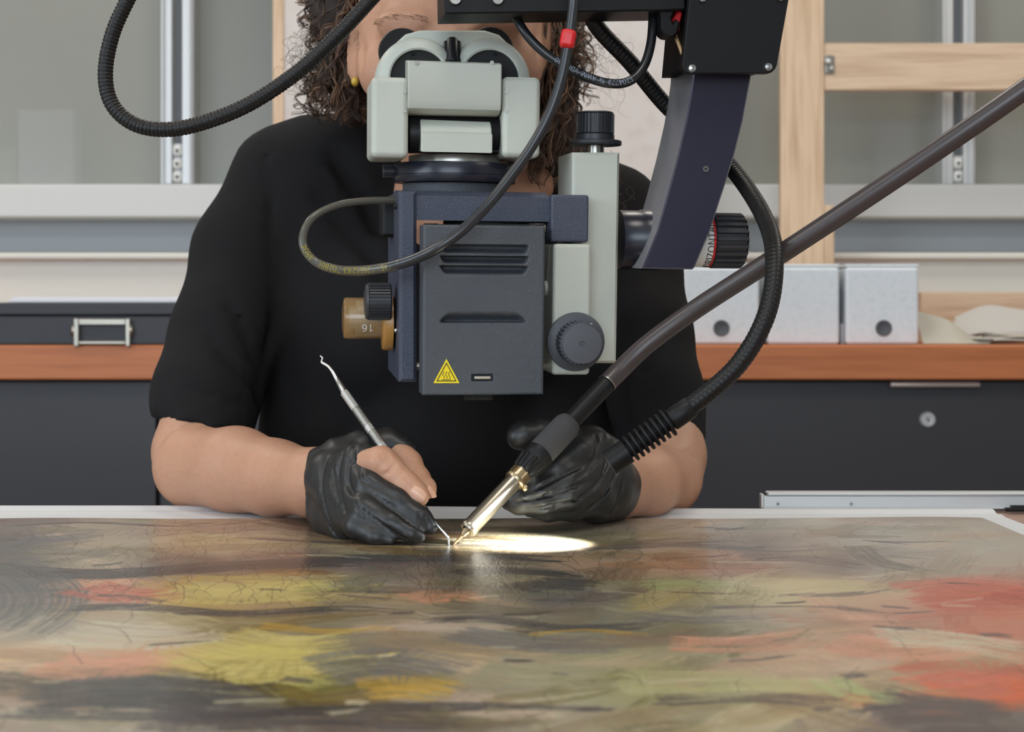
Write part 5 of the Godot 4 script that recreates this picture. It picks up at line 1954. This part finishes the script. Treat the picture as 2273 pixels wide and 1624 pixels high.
func left_glove(b: MB) -> void:   # the hand with the probe
	var f := Field.new(P(660, 1240, 1.03) + Vector3(0, 0, -0.13), P(1000, 920, 1.03) + Vector3(0, 0, 0.09), 0.0014, 700.0)
	chainp(f, [[714, 1070, 1.105, 79], [742, 1062, 1.08, 76], [770, 1046, 1.07, 70]])
	chainp(f, [[724, 1100, 1.09, 66], [744, 1146, 1.055, 54], [772, 1166, 1.022, 40]])
	chainp(f, [[736, 1060, 1.06, 62], [760, 1100, 1.04, 54], [772, 1140, 1.025, 44]])
	chainp(f, [[768, 1022, 1.075, 60], [800, 998, 1.078, 42], [862, 986, 1.084, 37], [893, 1000, 1.079, 33]])
	# thumb base, with the cut edge round the joint
	var cut := Plane(P(822, 985, 1.02), P(834, 1056, 1.02), P(816, 1015, 0.985))
	if cut.distance_to(P(770, 1030, 1.04)) > 0.0:
		cut = Plane(-cut.normal, -cut.d)
	f.bone(P(748, 1058, 1.055), P(796, 1024, 1.034), rr(50, 1.055), rr(38, 1.034))
	f.bone(P(796, 1024, 1.034), P(860, 1030, 1.018), rr(38, 1.034), rr(37, 1.018), Vector3.ZERO, 1.0, cut)
	# fingers: middle, ring, little
	chainp(f, [[772, 1050, 1.035, 40], [820, 1078, 1.012, 34], [879, 1113, 1.0, 30], [932, 1151, 0.994, 25], [954, 1169, 0.993, 17]])
	chainp(f, [[760, 1092, 1.03, 38], [812, 1131, 1.0, 32], [868, 1160, 0.99, 28], [914, 1183, 0.985, 20], [932, 1192, 0.984, 13]])
	chainp(f, [[752, 1132, 1.03, 34], [792, 1167, 0.998, 27], [834, 1189, 0.988, 20], [868, 1200, 0.985, 11]])
	f.solve()
	for w in [[[726, 1012, 1.05], [714, 1060, 1.045], [720, 1120, 1.045], [742, 1176, 1.03]], [[766, 996, 1.045], [750, 1050, 1.022], [758, 1106, 1.01], [770, 1138, 1.0]], [[738, 1030, 1.035], [742, 1080, 1.02], [754, 1116, 1.005]], [[706, 1090, 1.06], [720, 1150, 1.05], [752, 1194, 1.025]], [[776, 1030, 1.02], [772, 1066, 1.012], [786, 1100, 1.0]], [[790, 984, 1.052], [782, 1004, 1.03], [786, 1030, 1.012]]]:
		creasep(f, w, 3.0, 0.0028)
	creasep(f, [[808, 1082, 1.0], [860, 1120, 0.99], [912, 1160, 0.985], [944, 1184, 0.985]], 3.2, 0.0022)
	creasep(f, [[782, 1112, 1.0], [830, 1152, 0.99], [880, 1187, 0.985], [918, 1204, 0.985]], 3.2, 0.0022)
	creasep(f, [[800, 1040, 1.03], [806, 1066, 1.015], [840, 1082, 1.0], [880, 1104, 0.995]], 3.0, 0.0022)
	for k in 3:
		creasep(f, [[928 + k * 7, 1134 + k * 4, 0.975], [934 + k * 8, 1156 + k * 4, 0.972], [930 + k * 8, 1170 + k * 4, 0.976]], 2.6, 0.0016)
	var nn := FastNoiseLite.new()
	nn.seed = 8
	nn.fractal_type = FastNoiseLite.FRACTAL_RIDGED
	nn.fractal_octaves = 2
	nn.frequency = 22.0
	f.rough(nn, -0.0005, Basis(Vector3(1.0, 0.5, 0), Vector3(-0.25, 0.5, 0), Vector3(0, 0, 1)))
	f.mesh(b)


func right_glove(b: MB) -> void:   # the hand with the heated tool
	var f := Field.new(P(1060, 1200, 1.08) + Vector3(0, 0, -0.12), P(1440, 910, 1.08) + Vector3(0, 0, 0.1), 0.0014, 700.0)
	chainp(f, [[1360, 1080, 1.13, 70], [1334, 1068, 1.10, 74], [1312, 1040, 1.09, 66]])
	chainp(f, [[1350, 1098, 1.115, 62], [1316, 1106, 1.085, 54]])
	chainp(f, [[1330, 1010, 1.105, 56], [1312, 985, 1.105, 42]])
	# thumb behind the tool
	chainp(f, [[1312, 1000, 1.11, 42], [1245, 972, 1.10, 34], [1190, 962, 1.088, 32], [1160, 966, 1.082, 31], [1150, 971, 1.08, 24]])
	# first finger along the tool, then the others curling under
	chainp(f, [[1326, 994, 1.085, 40], [1284, 1004, 1.062, 33], [1236, 1038, 1.052, 30], [1190, 1068, 1.048, 26], [1167, 1082, 1.047, 20]])
	chainp(f, [[1326, 1040, 1.075, 38], [1270, 1062, 1.05, 31], [1208, 1088, 1.042, 27], [1158, 1104, 1.04, 21], [1138, 1109, 1.04, 14]])
	chainp(f, [[1322, 1078, 1.072, 38], [1264, 1100, 1.044, 29], [1206, 1116, 1.038, 24], [1150, 1123, 1.04, 17], [1124, 1121, 1.042, 10]])
	chainp(f, [[1326, 1108, 1.08, 38], [1270, 1128, 1.055, 26], [1218, 1137, 1.046, 19], [1174, 1136, 1.045, 11]])
	f.solve()
	creasep(f, [[1312, 1024, 1.04], [1262, 1048, 1.03], [1200, 1080, 1.03], [1160, 1096, 1.03]], 3.4, 0.0022)
	creasep(f, [[1310, 1066, 1.04], [1262, 1084, 1.03], [1196, 1104, 1.03], [1136, 1114, 1.03]], 3.4, 0.0022)
	creasep(f, [[1314, 1098, 1.04], [1258, 1116, 1.03], [1200, 1128, 1.03], [1160, 1130, 1.03]], 3.2, 0.0022)
	for w in [[[1322, 966, 1.075], [1324, 1000, 1.05], [1308, 1040, 1.035], [1280, 1062, 1.02]], [[1350, 980, 1.085], [1344, 1036, 1.05], [1318, 1082, 1.03], [1270, 1112, 1.02]], [[1372, 1010, 1.09], [1362, 1064, 1.06], [1334, 1108, 1.045], [1290, 1142, 1.04]], [[1384, 1050, 1.1], [1376, 1100, 1.075], [1350, 1142, 1.065]], [[1338, 958, 1.09], [1346, 1016, 1.06], [1332, 1060, 1.04]], [[1378, 990, 1.1], [1368, 1046, 1.07], [1344, 1092, 1.05], [1306, 1130, 1.045]]]:
		creasep(f, w, 3.0, 0.0028)
	var nn := FastNoiseLite.new()
	nn.seed = 18
	nn.fractal_type = FastNoiseLite.FRACTAL_RIDGED
	nn.fractal_octaves = 2
	nn.frequency = 22.0
	f.rough(nn, -0.0005, Basis(Vector3(1.0, -0.5, 0), Vector3(0.25, 0.5, 0), Vector3(0, 0, 1)))
	f.mesh(b)


func hair(o: Node3D) -> void:
	var b := MB.new()
	var f := Field.new(P(620, 480, 1.3) + Vector3(0, 0, -0.2), P(1400, -420, 1.3) + Vector3(0, 0, 0.09), 0.007, 110.0)
	chainp(f, [[1000, -110, 1.34, 190], [1000, -40, 1.37, 185]])
	chainp(f, [[790, -80, 1.32, 86], [752, 30, 1.31, 52], [764, 160, 1.33, 36], [782, 250, 1.35, 36]])
	chainp(f, [[1200, -80, 1.32, 84], [1240, 10, 1.32, 44], [1232, 160, 1.34, 34], [1232, 330, 1.35, 42], [1216, 400, 1.35, 34]])
	chainp(f, [[870, -130, 1.25, 80], [1000, -160, 1.24, 80], [1130, -130, 1.25, 80]])
	chainp(f, [[930, -190, 1.28, 110], [1070, -190, 1.28, 110]])
	chainp(f, [[960, -170, 1.34, 175], [1040, -170, 1.34, 175]])
	chainp(f, [[880, 240, 1.42, 80], [1000, 200, 1.43, 120], [1140, 260, 1.42, 90]])
	f.solve()
	var nn := FastNoiseLite.new()
	nn.seed = 4
	nn.frequency = 55.0
	f.rough(nn, 0.006)
	f.mesh(b)
	obj("hair_mass", b, M.hair_mass, o).set_meta("kind", "stuff")
	var rng := RandomNumberGenerator.new()
	rng.seed = 2024
	# curls: [how many, start area, end area (pixels), distances, curl radius in pixels, strand radius mm, jitter]
	var sets := [
		[110, [790, -60, 765, 40], [690, 60, 805, 275], [1.27, 1.36], [5, 16], [0.4, 1.1], 40],
		[60, [775, 20, 745, 90], [720, 200, 830, 285], [1.28, 1.36], [5, 15], [0.4, 1.1], 40],
		[30, [740, -90, 690, -20], [670, 20, 740, 100], [1.28, 1.36], [12, 26], [0.6, 1.4], 20],
		[26, [740, 90, 715, 200], [650, 180, 720, 265], [1.29, 1.36], [8, 20], [0.35, 0.9], 40],
		[46, [710, 20, 700, 130], [640, 110, 700, 250], [1.29, 1.36], [6, 18], [0.1, 0.22], 60],
		[110, [1210, -60, 1245, 60], [1190, 130, 1280, 400], [1.27, 1.37], [5, 16], [0.4, 1.1], 40],
		[80, [1225, 60, 1260, 150], [1175, 320, 1285, 415], [1.28, 1.36], [5, 16], [0.4, 1.1], 40],
		[26, [1250, -40, 1280, 40], [1270, 90, 1320, 240], [1.28, 1.36], [9, 22], [0.35, 0.9], 30],
		[40, [1250, 20, 1300, 120], [1300, 120, 1390, 270], [1.29, 1.36], [7, 20], [0.1, 0.2], 70],
		[18, [1300, 330, 1360, 400], [1340, 420, 1400, 520], [1.27, 1.3], [6, 16], [0.1, 0.2], 60],
		[150, [840, -360, 1160, -230], [720, -240, 1000, -40], [1.2, 1.36], [6, 18], [0.5, 1.3], 40],
		[150, [840, -360, 1160, -230], [1000, -240, 1280, -40], [1.2, 1.36], [6, 18], [0.5, 1.3], 40],
		[120, [840, -400, 1160, -330], [760, -400, 1240, -260], [1.22, 1.42], [6, 18], [0.5, 1.3], 40],
		[70, [860, -300, 1140, -220], [840, -150, 1160, -110], [1.14, 1.19], [6, 16], [0.5, 1.2], 30],
		[90, [800, -260, 1200, -100], [780, 100, 1220, 330], [1.42, 1.46], [6, 18], [0.5, 1.3], 40],
		[26, [800, -20, 812, 60], [785, 70, 808, 130], [1.245, 1.26], [2, 6], [0.1, 0.25], 8],
		[20, [1196, -20, 1212, 40], [1190, 50, 1215, 100], [1.25, 1.27], [2, 6], [0.1, 0.25], 8],
	]
	b = MB.new()
	for s in sets:
		for k in s[0]:
			var d := rng.randf_range(s[3][0], s[3][1])
			var a := P(rng.randf_range(minf(s[1][0], s[1][2]), maxf(s[1][0], s[1][2])), rng.randf_range(minf(s[1][1], s[1][3]), maxf(s[1][1], s[1][3])), d)
			var z := P(rng.randf_range(s[2][0], s[2][2]), rng.randf_range(s[2][1], s[2][3]), d + rng.randf_range(-0.02, 0.03))
			var j: float = s[6] * d / F
			var mid := a.lerp(z, 0.5) + Vector3(rng.randfn(0, j * 0.5), rng.randfn(0, j * 0.3), rng.randfn(0, j * 0.4))
			var line := spline([a, mid, z], 24)
			var R: float = rng.randf_range(s[4][0], s[4][1]) * d / F
			var turns := rng.randf_range(1.4, 4.2)
			var ph := rng.randf() * TAU
			var pts := PackedVector3Array()
			var rad := PackedFloat32Array()
			var r: float = rng.randf_range(s[5][0], s[5][1]) * 0.001
			var side := Vector3(rng.randfn(0, 1), 0.1, rng.randfn(0, 1)).normalized()
			for i in line.size():
				var t := float(i) / (line.size() - 1)
				var dir := (line[mini(i + 1, line.size() - 1)] - line[maxi(i - 1, 0)]).normalized()
				var u := (side - dir * side.dot(dir)).normalized()
				var w := dir.cross(u)
				var g := R * smoothstep(0.0, 0.55, t) * (1.0 + 0.3 * sin(t * 9.0 + ph))
				var an := ph + turns * TAU * t
				pts.append(line[i] + (u * cos(an) + w * sin(an)) * g)
				rad.append(r * (1.0 - 0.75 * t * t))
			var tone := rng.randf()
			var c := rgb(58, 43, 34).lerp(rgb(130, 98, 76), tone * tone).srgb_to_linear()
			var first := b.v.size()
			b.tube(pts, rad, 5, false)
			for i in b.v.size() - first:
				b.c.append(c)
			# thin companions make a lock of each strand
			if r > 0.0004:
				for q in 3:
					var off := Vector3(rng.randfn(0, 1), rng.randfn(0, 1), rng.randfn(0, 1)).normalized() * r * 2.0
					var p2 := PackedVector3Array()
					var r2 := PackedFloat32Array()
					for i in range(0, pts.size(), 2):
						p2.append(pts[i] + off * (0.6 + 0.8 * i / pts.size()))
						r2.append(r * 0.35)
					first = b.v.size()
					b.tube(p2, r2, 4, false)
					var c2 := c * rng.randf_range(0.8, 1.6)
					for i in b.v.size() - first:
						b.c.append(c2)
	obj("curls", b, M.hair_brown, o).set_meta("kind", "stuff")

# ---------------------------------------------------------------- hand tools, hoses and cables

func L(a: Array, b: Array, t: float) -> Vector3:
	return P(lerpf(a[0], b[0], t), lerpf(a[1], b[1], t), lerpf(a[2], b[2], t))


func tools() -> void:
	# the double-ended steel probe
	var o := thing("steel_probe", "slim steel hand probe with hooked ends, held between bare thumb and finger", "probe")
	var b := MB.new()
	var low := [[931.0, 1108.0, 1.012], [765.0, 872.0, 1.10]]
	var ha := P(936, 1115, 1.01)
	var hb := P(764, 870, 1.10)
	var ax := (hb - ha).normalized()
	var ln := ha.distance_to(hb)
	var side := ax.cross(Vector3(0.2, 0.1, 1)).normalized()
	b.prism(Transform3D(Basis(side, ax.cross(side), ax), hb), circle(0.0034, 8), ln, 0.0008, 0.99)
	obj("handle", b, mat("probe_steel", rgb(226, 226, 222), 0.34, 0.75), o)
	for k in 22:
		b = MB.new()
		var t := 0.50 + k * 0.0155
		if t > 0.62 and t < 0.66:
			continue
		b.rod(ha.lerp(hb, t), ha.lerp(hb, t) + ax * 0.0009, 0.0037, 16, 0.0002)
		obj("grip_ring", b, M.steel, o)
	for e in [[[936, 1115, 1.01, 8], [945, 1130, 1.004, 6], [958, 1149, 0.997, 4.5], [974, 1168, 0.989, 3.6], [990, 1186, 0.984, 3.2], [995, 1193, 0.983, 3.0], [996, 1202, 0.983, 2.6], [997, 1210, 0.9825, 1.5]], [[764, 870, 1.10, 9], [757, 857, 1.103, 8], [748, 842, 1.107, 6], [738, 824, 1.11, 4.6], [728, 812, 1.113, 4], [718, 806, 1.115, 3.6], [714, 803, 1.116, 3.2], [716, 795, 1.117, 2.8], [711, 789, 1.118, 1.6]]]:
		var pts := []
		for p in e:
			pts.append(P(p[0], p[1], p[2]))
		var line := spline(pts, 5)
		var rad := PackedFloat32Array()
		for i in line.size():
			var q := mini(i / 5, e.size() - 2)
			rad.append(rr(lerpf(e[q][3], e[q + 1][3], clampf(i / 5.0 - q, 0, 1)), 1.0))
		b = MB.new()
		b.tube(line, rad, 12)
		obj("tip", b, M.chrome, o)
	# the heated pencil with its hose
	o = thing("heated_spatula", "heated pencil tool with brass barrel and black foam grip on a thick hose", "tool")
	var A := [1007.0, 1208.0, 0.984]
	var Z := [1350.0, 848.0, 1.062]
	var at := func(x: float) -> Vector3: return L(A, Z, (x - 1007.0) / 343.0)
	b = MB.new()
	b.tube(spline([P(1006, 1209.5, 0.9835), at.call(1013), at.call(1024), at.call(1034)], 4), PackedFloat32Array([0.0005, 0.0008, 0.0009, 0.001, 0.001, 0.001, 0.0011, 0.0012, 0.0013, 0.0015, 0.0018, 0.002, 0.0022]), 12)
	obj("needle_tip", b, M.brass_dull, o)
	b = MB.new()
	var dir: Vector3 = (at.call(1350.0) - at.call(1007.0)).normalized()
	var seg := func(x0: float, x1: float) -> float: return at.call(x0).distance_to(at.call(x1))
	turned(b, at.call(1026), dir, [Vector2(0, 0), Vector2(rr(6, 1), 0), Vector2(rr(9, 1), seg.call(1026, 1036)), Vector2(rr(9, 1), seg.call(1026, 1040))], 20)
	b.rod(at.call(1034) + Vector3(0.003, -0.0004, 0.002), at.call(1044) + Vector3(0.003, -0.0004, 0.002), 0.0013, 10, 0.0003)
	obj("tip_holder", b, M.brass, o)
	b = MB.new()
	turned(b, at.call(1037), dir, [Vector2(rr(12, 1), 0), Vector2(rr(18.5, 1), 0), Vector2(rr(20, 1), 0.0008), Vector2(rr(20, 1), 0.004), Vector2(rr(19.3, 1), 0.0045), Vector2(rr(19.6, 1.02), seg.call(1037, 1148))], 40)
	obj("barrel", b, M.barrel_metal, o)
	b = MB.new()
	b.lathe(along(at.call(1140), at.call(1160)), [Vector2(0, 0), Vector2(rr(23, 1.02), 0), Vector2(rr(25, 1.02), 0.001), Vector2(rr(25, 1.02), 0.0032), Vector2(rr(22, 1.02), 0.0038)], 32)
	cog(b, at.call(1144), dir, rr(24, 1.02), seg.call(1144, 1160), 36, 0.0005, 0.0004)
	b.ball(at.call(1146) + Vector3(0.0062, -0.006, 0.002), Vector3(0.0024, 0.0032, 0.0024), 12)
	obj("collar", b, M.brass, o)
	b = MB.new()
	b.lathe(along(at.call(1158), at.call(1190)), [Vector2(0, 0), Vector2(rr(23, 1.03), 0), Vector2(rr(31, 1.03), seg.call(1158, 1184)), Vector2(rr(33, 1.03), seg.call(1158, 1186)), Vector2(rr(33, 1.03), seg.call(1158, 1200)), Vector2(0, seg.call(1158, 1200))], 40)
	for k in 9:
		var a := TAU * k / 9 + 0.3
		var fr := along(at.call(1160), at.call(1190))
		var q := fr.basis.x * cos(a) + fr.basis.z * sin(a)
		b.rod(at.call(1160) + q * rr(22, 1.03), at.call(1184) + q * rr(30, 1.03), 0.0017, 8, 0.0006)
	obj("clamp_nut", b, M.black_plastic, o)
	b = MB.new()
	turned(b, at.call(1200), dir, [Vector2(rr(26, 1.04), -0.0006), Vector2(rr(31, 1.04), 0.0004), Vector2(rr(32, 1.04), 0.002), Vector2(rr(31.5, 1.04), seg.call(1200, 1250)), Vector2(rr(30.5, 1.05), seg.call(1200, 1259)), Vector2(rr(26, 1.05), seg.call(1200, 1266)), Vector2(rr(20, 1.05), seg.call(1200, 1268)), Vector2(0, seg.call(1200, 1268))], 40)
	obj("foam_grip", b, M.foam_grip, o)
	b = MB.new()
	turned(b, at.call(1262), dir, [Vector2(rr(20.5, 1.05), 0), Vector2(rr(21, 1.06), seg.call(1262, 1350)), Vector2(0, seg.call(1262, 1350))], 36)
	obj("handle", b, M.black_plastic, o)
	b = MB.new()
	turned(b, at.call(1347), dir, [Vector2(rr(20, 1.06), 0), Vector2(rr(22.6, 1.06), 0.0001), Vector2(rr(22.6, 1.06), 0.0009), Vector2(rr(20, 1.06), 0.001)], 36)
	obj("joint_ring", b, M.steel, o)
	b = MB.new()
	var hose := spline([at.call(1349), P(1380, 818, 1.066), P(1440, 762, 1.068), P(1550, 682, 1.06), P(1720, 572, 1.035), P(2000, 387, 1.0), P(2300, 180, 0.97), P(2700, -110, 0.95), P(3000, -420, 0.98), P(3000, -900, 1.0), P(2900, -2200, 1.0), P(2900, -5010, 1.0)], 10)
	b.tube(hose, PackedFloat32Array([rr(21.5, 1.06)]), 18)
	obj("hose", b, M.hose_brown, o)
	# the light guide: hose, sleeve, ribbed strain relief, lit end
	o = thing("light_guide", "black ribbed light guide with coiled strain relief, its lit end aimed at the painting", "lamp")
	var path := even(spline([P(1300, -40, 1.115), P(1318, 48, 1.12), P(1400, 140, 1.137), P(1480, 236, 1.155), P(1560, 306, 1.16), P(1630, 380, 1.135), P(1690, 470, 1.07), P(1718, 560, 1.01), P(1704, 690, 0.985), P(1636, 812, 0.978), P(1520, 912, 0.976)], 16), 0.0006)
	var rad := PackedFloat32Array()
	for i in path.size():
		var s := fposmod(i * 0.0006, 0.0036) / 0.0036
		rad.append(0.0066 * (1.0 - 0.06 * pow(absf(s * 2.0 - 1.0), 6.0)))
	b = MB.new()
	b.tube(path, rad, 18)
	obj("hose", b, M.hose_black, o)
	var G := [1534.0, 902.0, 0.976]
	var E := [1352.0, 1028.0, 0.974]
	b = MB.new()
	turned(b, L(G, E, 0.0), (L(G, E, 1) - L(G, E, 0)).normalized(), [Vector2(0, 0), Vector2(0.0072, 0), Vector2(0.0078, 0.001), Vector2(0.0078, 0.016), Vector2(0.0072, 0.017), Vector2(0, 0.017)], 30)
	obj("sleeve", b, M.black_plastic, o)
	b = MB.new()
	b.rod(L(G, E, 0.2), L(G, E, 0.82), 0.0058, 24)
	var relief_core := obj("relief_core", b, M.black_matt, o)
	for k in 8:
		b = MB.new()
		var p := L(G, E, 0.27 + k * 0.064)
		var q := L(G, E, 0.27 + k * 0.064 + 0.03)
		b.rod(p, q, 0.0098 if k > 0 else 0.0105, 28, 0.0005)
		obj("relief_rib", b, M.black_plastic, relief_core)
	b = MB.new()
	var ea := L(G, E, 0.78)
	var ez := L(G, E, 1.0)
	var ed := (ez - ea).normalized()
	turned(b, ea, ed, [Vector2(0, 0), Vector2(0.0088, 0), Vector2(0.0088, ea.distance_to(ez)), Vector2(0.0078, ea.distance_to(ez)), Vector2(0.0078, ea.distance_to(ez) - 0.004), Vector2(0, ea.distance_to(ez) - 0.004)], 36)
	var head := obj("lamp_end", b, M.black_plastic, o)
	b = MB.new()
	b.rod(ez - ed * 0.0042, ez - ed * 0.003, 0.0072, 28)
	var m := mat("guide_glow", rgb(250, 250, 245), 0.5)
	m.emission_enabled = true
	m.emission = Color(1.0, 0.98, 0.94)
	m.emission_energy_multiplier = 6.0
	obj("lit_face", b, m, head)
	var l := SpotLight3D.new()
	l.name = "light_guide_beam"
	l.light_energy = GUIDE
	l.light_color = Color(0.96, 0.98, 1.0)
	l.light_size = 0.006
	l.spot_angle = 30.0
	l.spot_angle_attenuation = 0.7
	l.spot_range = 6.0
	l.spot_attenuation = 2.0
	l.shadow_enabled = true
	add_child(l)
	var tx := P(1196, 1204, 0.99)
	l.look_at_from_position(ez + ed * 0.001, tx, Vector3.UP)


const GUIDE := 0.34


func cables() -> void:
	# the ribbed hose looping on the left
	var o := thing("ribbed_hose", "black ribbed flexible hose hanging in a loop in front of the left panes", "hose")
	var path := even(spline([P(1655, -255, 1.1), P(1560, -290, 1.11), P(1100, -420, 1.08), P(600, -360, 1.04), P(370, -170, 1.03), P(288, -10, 1.03), P(250, 75, 1.03), P(234, 160, 1.03), P(246, 226, 1.03), P(288, 270, 1.03), P(350, 287, 1.03), P(430, 278, 1.03), P(545, 235, 1.03), P(660, 160, 1.035), P(755, 72, 1.04), P(835, -14, 1.05), P(905, -86, 1.07), P(975, -104, 1.085), P(1050, -40, 1.09)], 16), 0.0006)
	var rad := PackedFloat32Array()
	for i in path.size():
		var s := fposmod(i * 0.0006, 0.0027) / 0.0027
		rad.append(0.0056 * (1.0 - 0.11 * pow(absf(s * 2.0 - 1.0), 3.0)))
	var b := MB.new()
	b.tube(path, rad, 16)
	obj("hose", b, M.hose_black, o)
	b = MB.new()
	b.rod(path[0], path[6], 0.009, 20, 0.001)
	obj("end_fitting", b, M.black_plastic, o)
	# the thin cable with the red marker, one end clear
	o = thing("signal_cable", "thin grey cable with a red marker sleeve crossing in front of the microscope", "cable")
	var a := spline([P(1600, -140, 1.075), P(1500, -200, 1.05), P(1390, -180, 1.04), P(1330, -130, 1.035), P(1282, -60, 1.03), P(1272, 20, 1.03), P(1262, 95, 1.03), P(1246, 175, 1.03), P(1220, 252, 1.03), P(1180, 326, 1.03), P(1130, 396, 1.028), P(1078, 460, 1.025), P(1025, 512, 1.02), P(970, 551, 1.02), P(915, 577, 1.03), P(866, 592, 1.04)], 10)
	b = MB.new()
	b.tube(a, PackedFloat32Array([0.0039]), 16)
	obj("cable", b, M.cable_grey, o)
	var c := spline([P(890, 585, 1.035), P(866, 592, 1.04), P(810, 600, 1.05), P(752, 599, 1.055), P(704, 583, 1.06), P(676, 552, 1.062), P(675, 515, 1.065), P(698, 480, 1.07), P(750, 455, 1.08), P(812, 446, 1.09), P(884, 444, 1.10)], 12)
	var cr := PackedFloat32Array()
	for i in c.size():
		cr.append(lerpf(0.0039, 0.0029, clampf((i - 20.0) / 70.0, 0, 1)))
	b = MB.new()
	b.tube(c, cr, 16)
	var clear := obj("clear_sleeve", b, M.cable_clear, o)
	tube_text("lettering", "H+S    12655283-702801    4804", 0.0042, c, 0.006, 0.0036, Vector3(0, -0.35, 1), M.ochre_print, clear)
	b = MB.new()
	var top := P(1267, 66, 1.029)
	var bot := P(1260, 108, 1.029)
	var f := along(bot, top)
	b.rbox(Transform3D(f.basis, (top + bot) / 2 + Vector3(-0.001, 0, 0)), Vector3(0.0112, 0.0138, 0.0112), 0.0035, 4)
	obj("marker_sleeve", b, M.signal_red, o)
	# the black cable slung under the cross bar
	o = thing("power_cable", "glossy black cable with small print, slung in a curve under the cross bar", "cable")
	var e := spline([P(1128, -20, 1.085), P(1142, 30, 1.08), P(1170, 78, 1.076), P(1215, 122, 1.074), P(1275, 158, 1.073), P(1340, 183, 1.073), P(1392, 182, 1.075), P(1426, 152, 1.08), P(1444, 100, 1.085), P(1450, 30, 1.09), P(1450, -30, 1.095)], 12)
	b = MB.new()
	b.tube(e, PackedFloat32Array([0.0036]), 16)
	var cable := obj("cable", b, mat("cable_black", rgb(28, 29, 31), 0.25), o)
	var rev := e.duplicate()
	rev.reverse()
	tube_text("lettering", "E204773  %  AWM  VDFX  60", 0.0036, rev, 0.083, 0.0036, Vector3(0, -0.25, 1), M.blue_grey_print, cable)
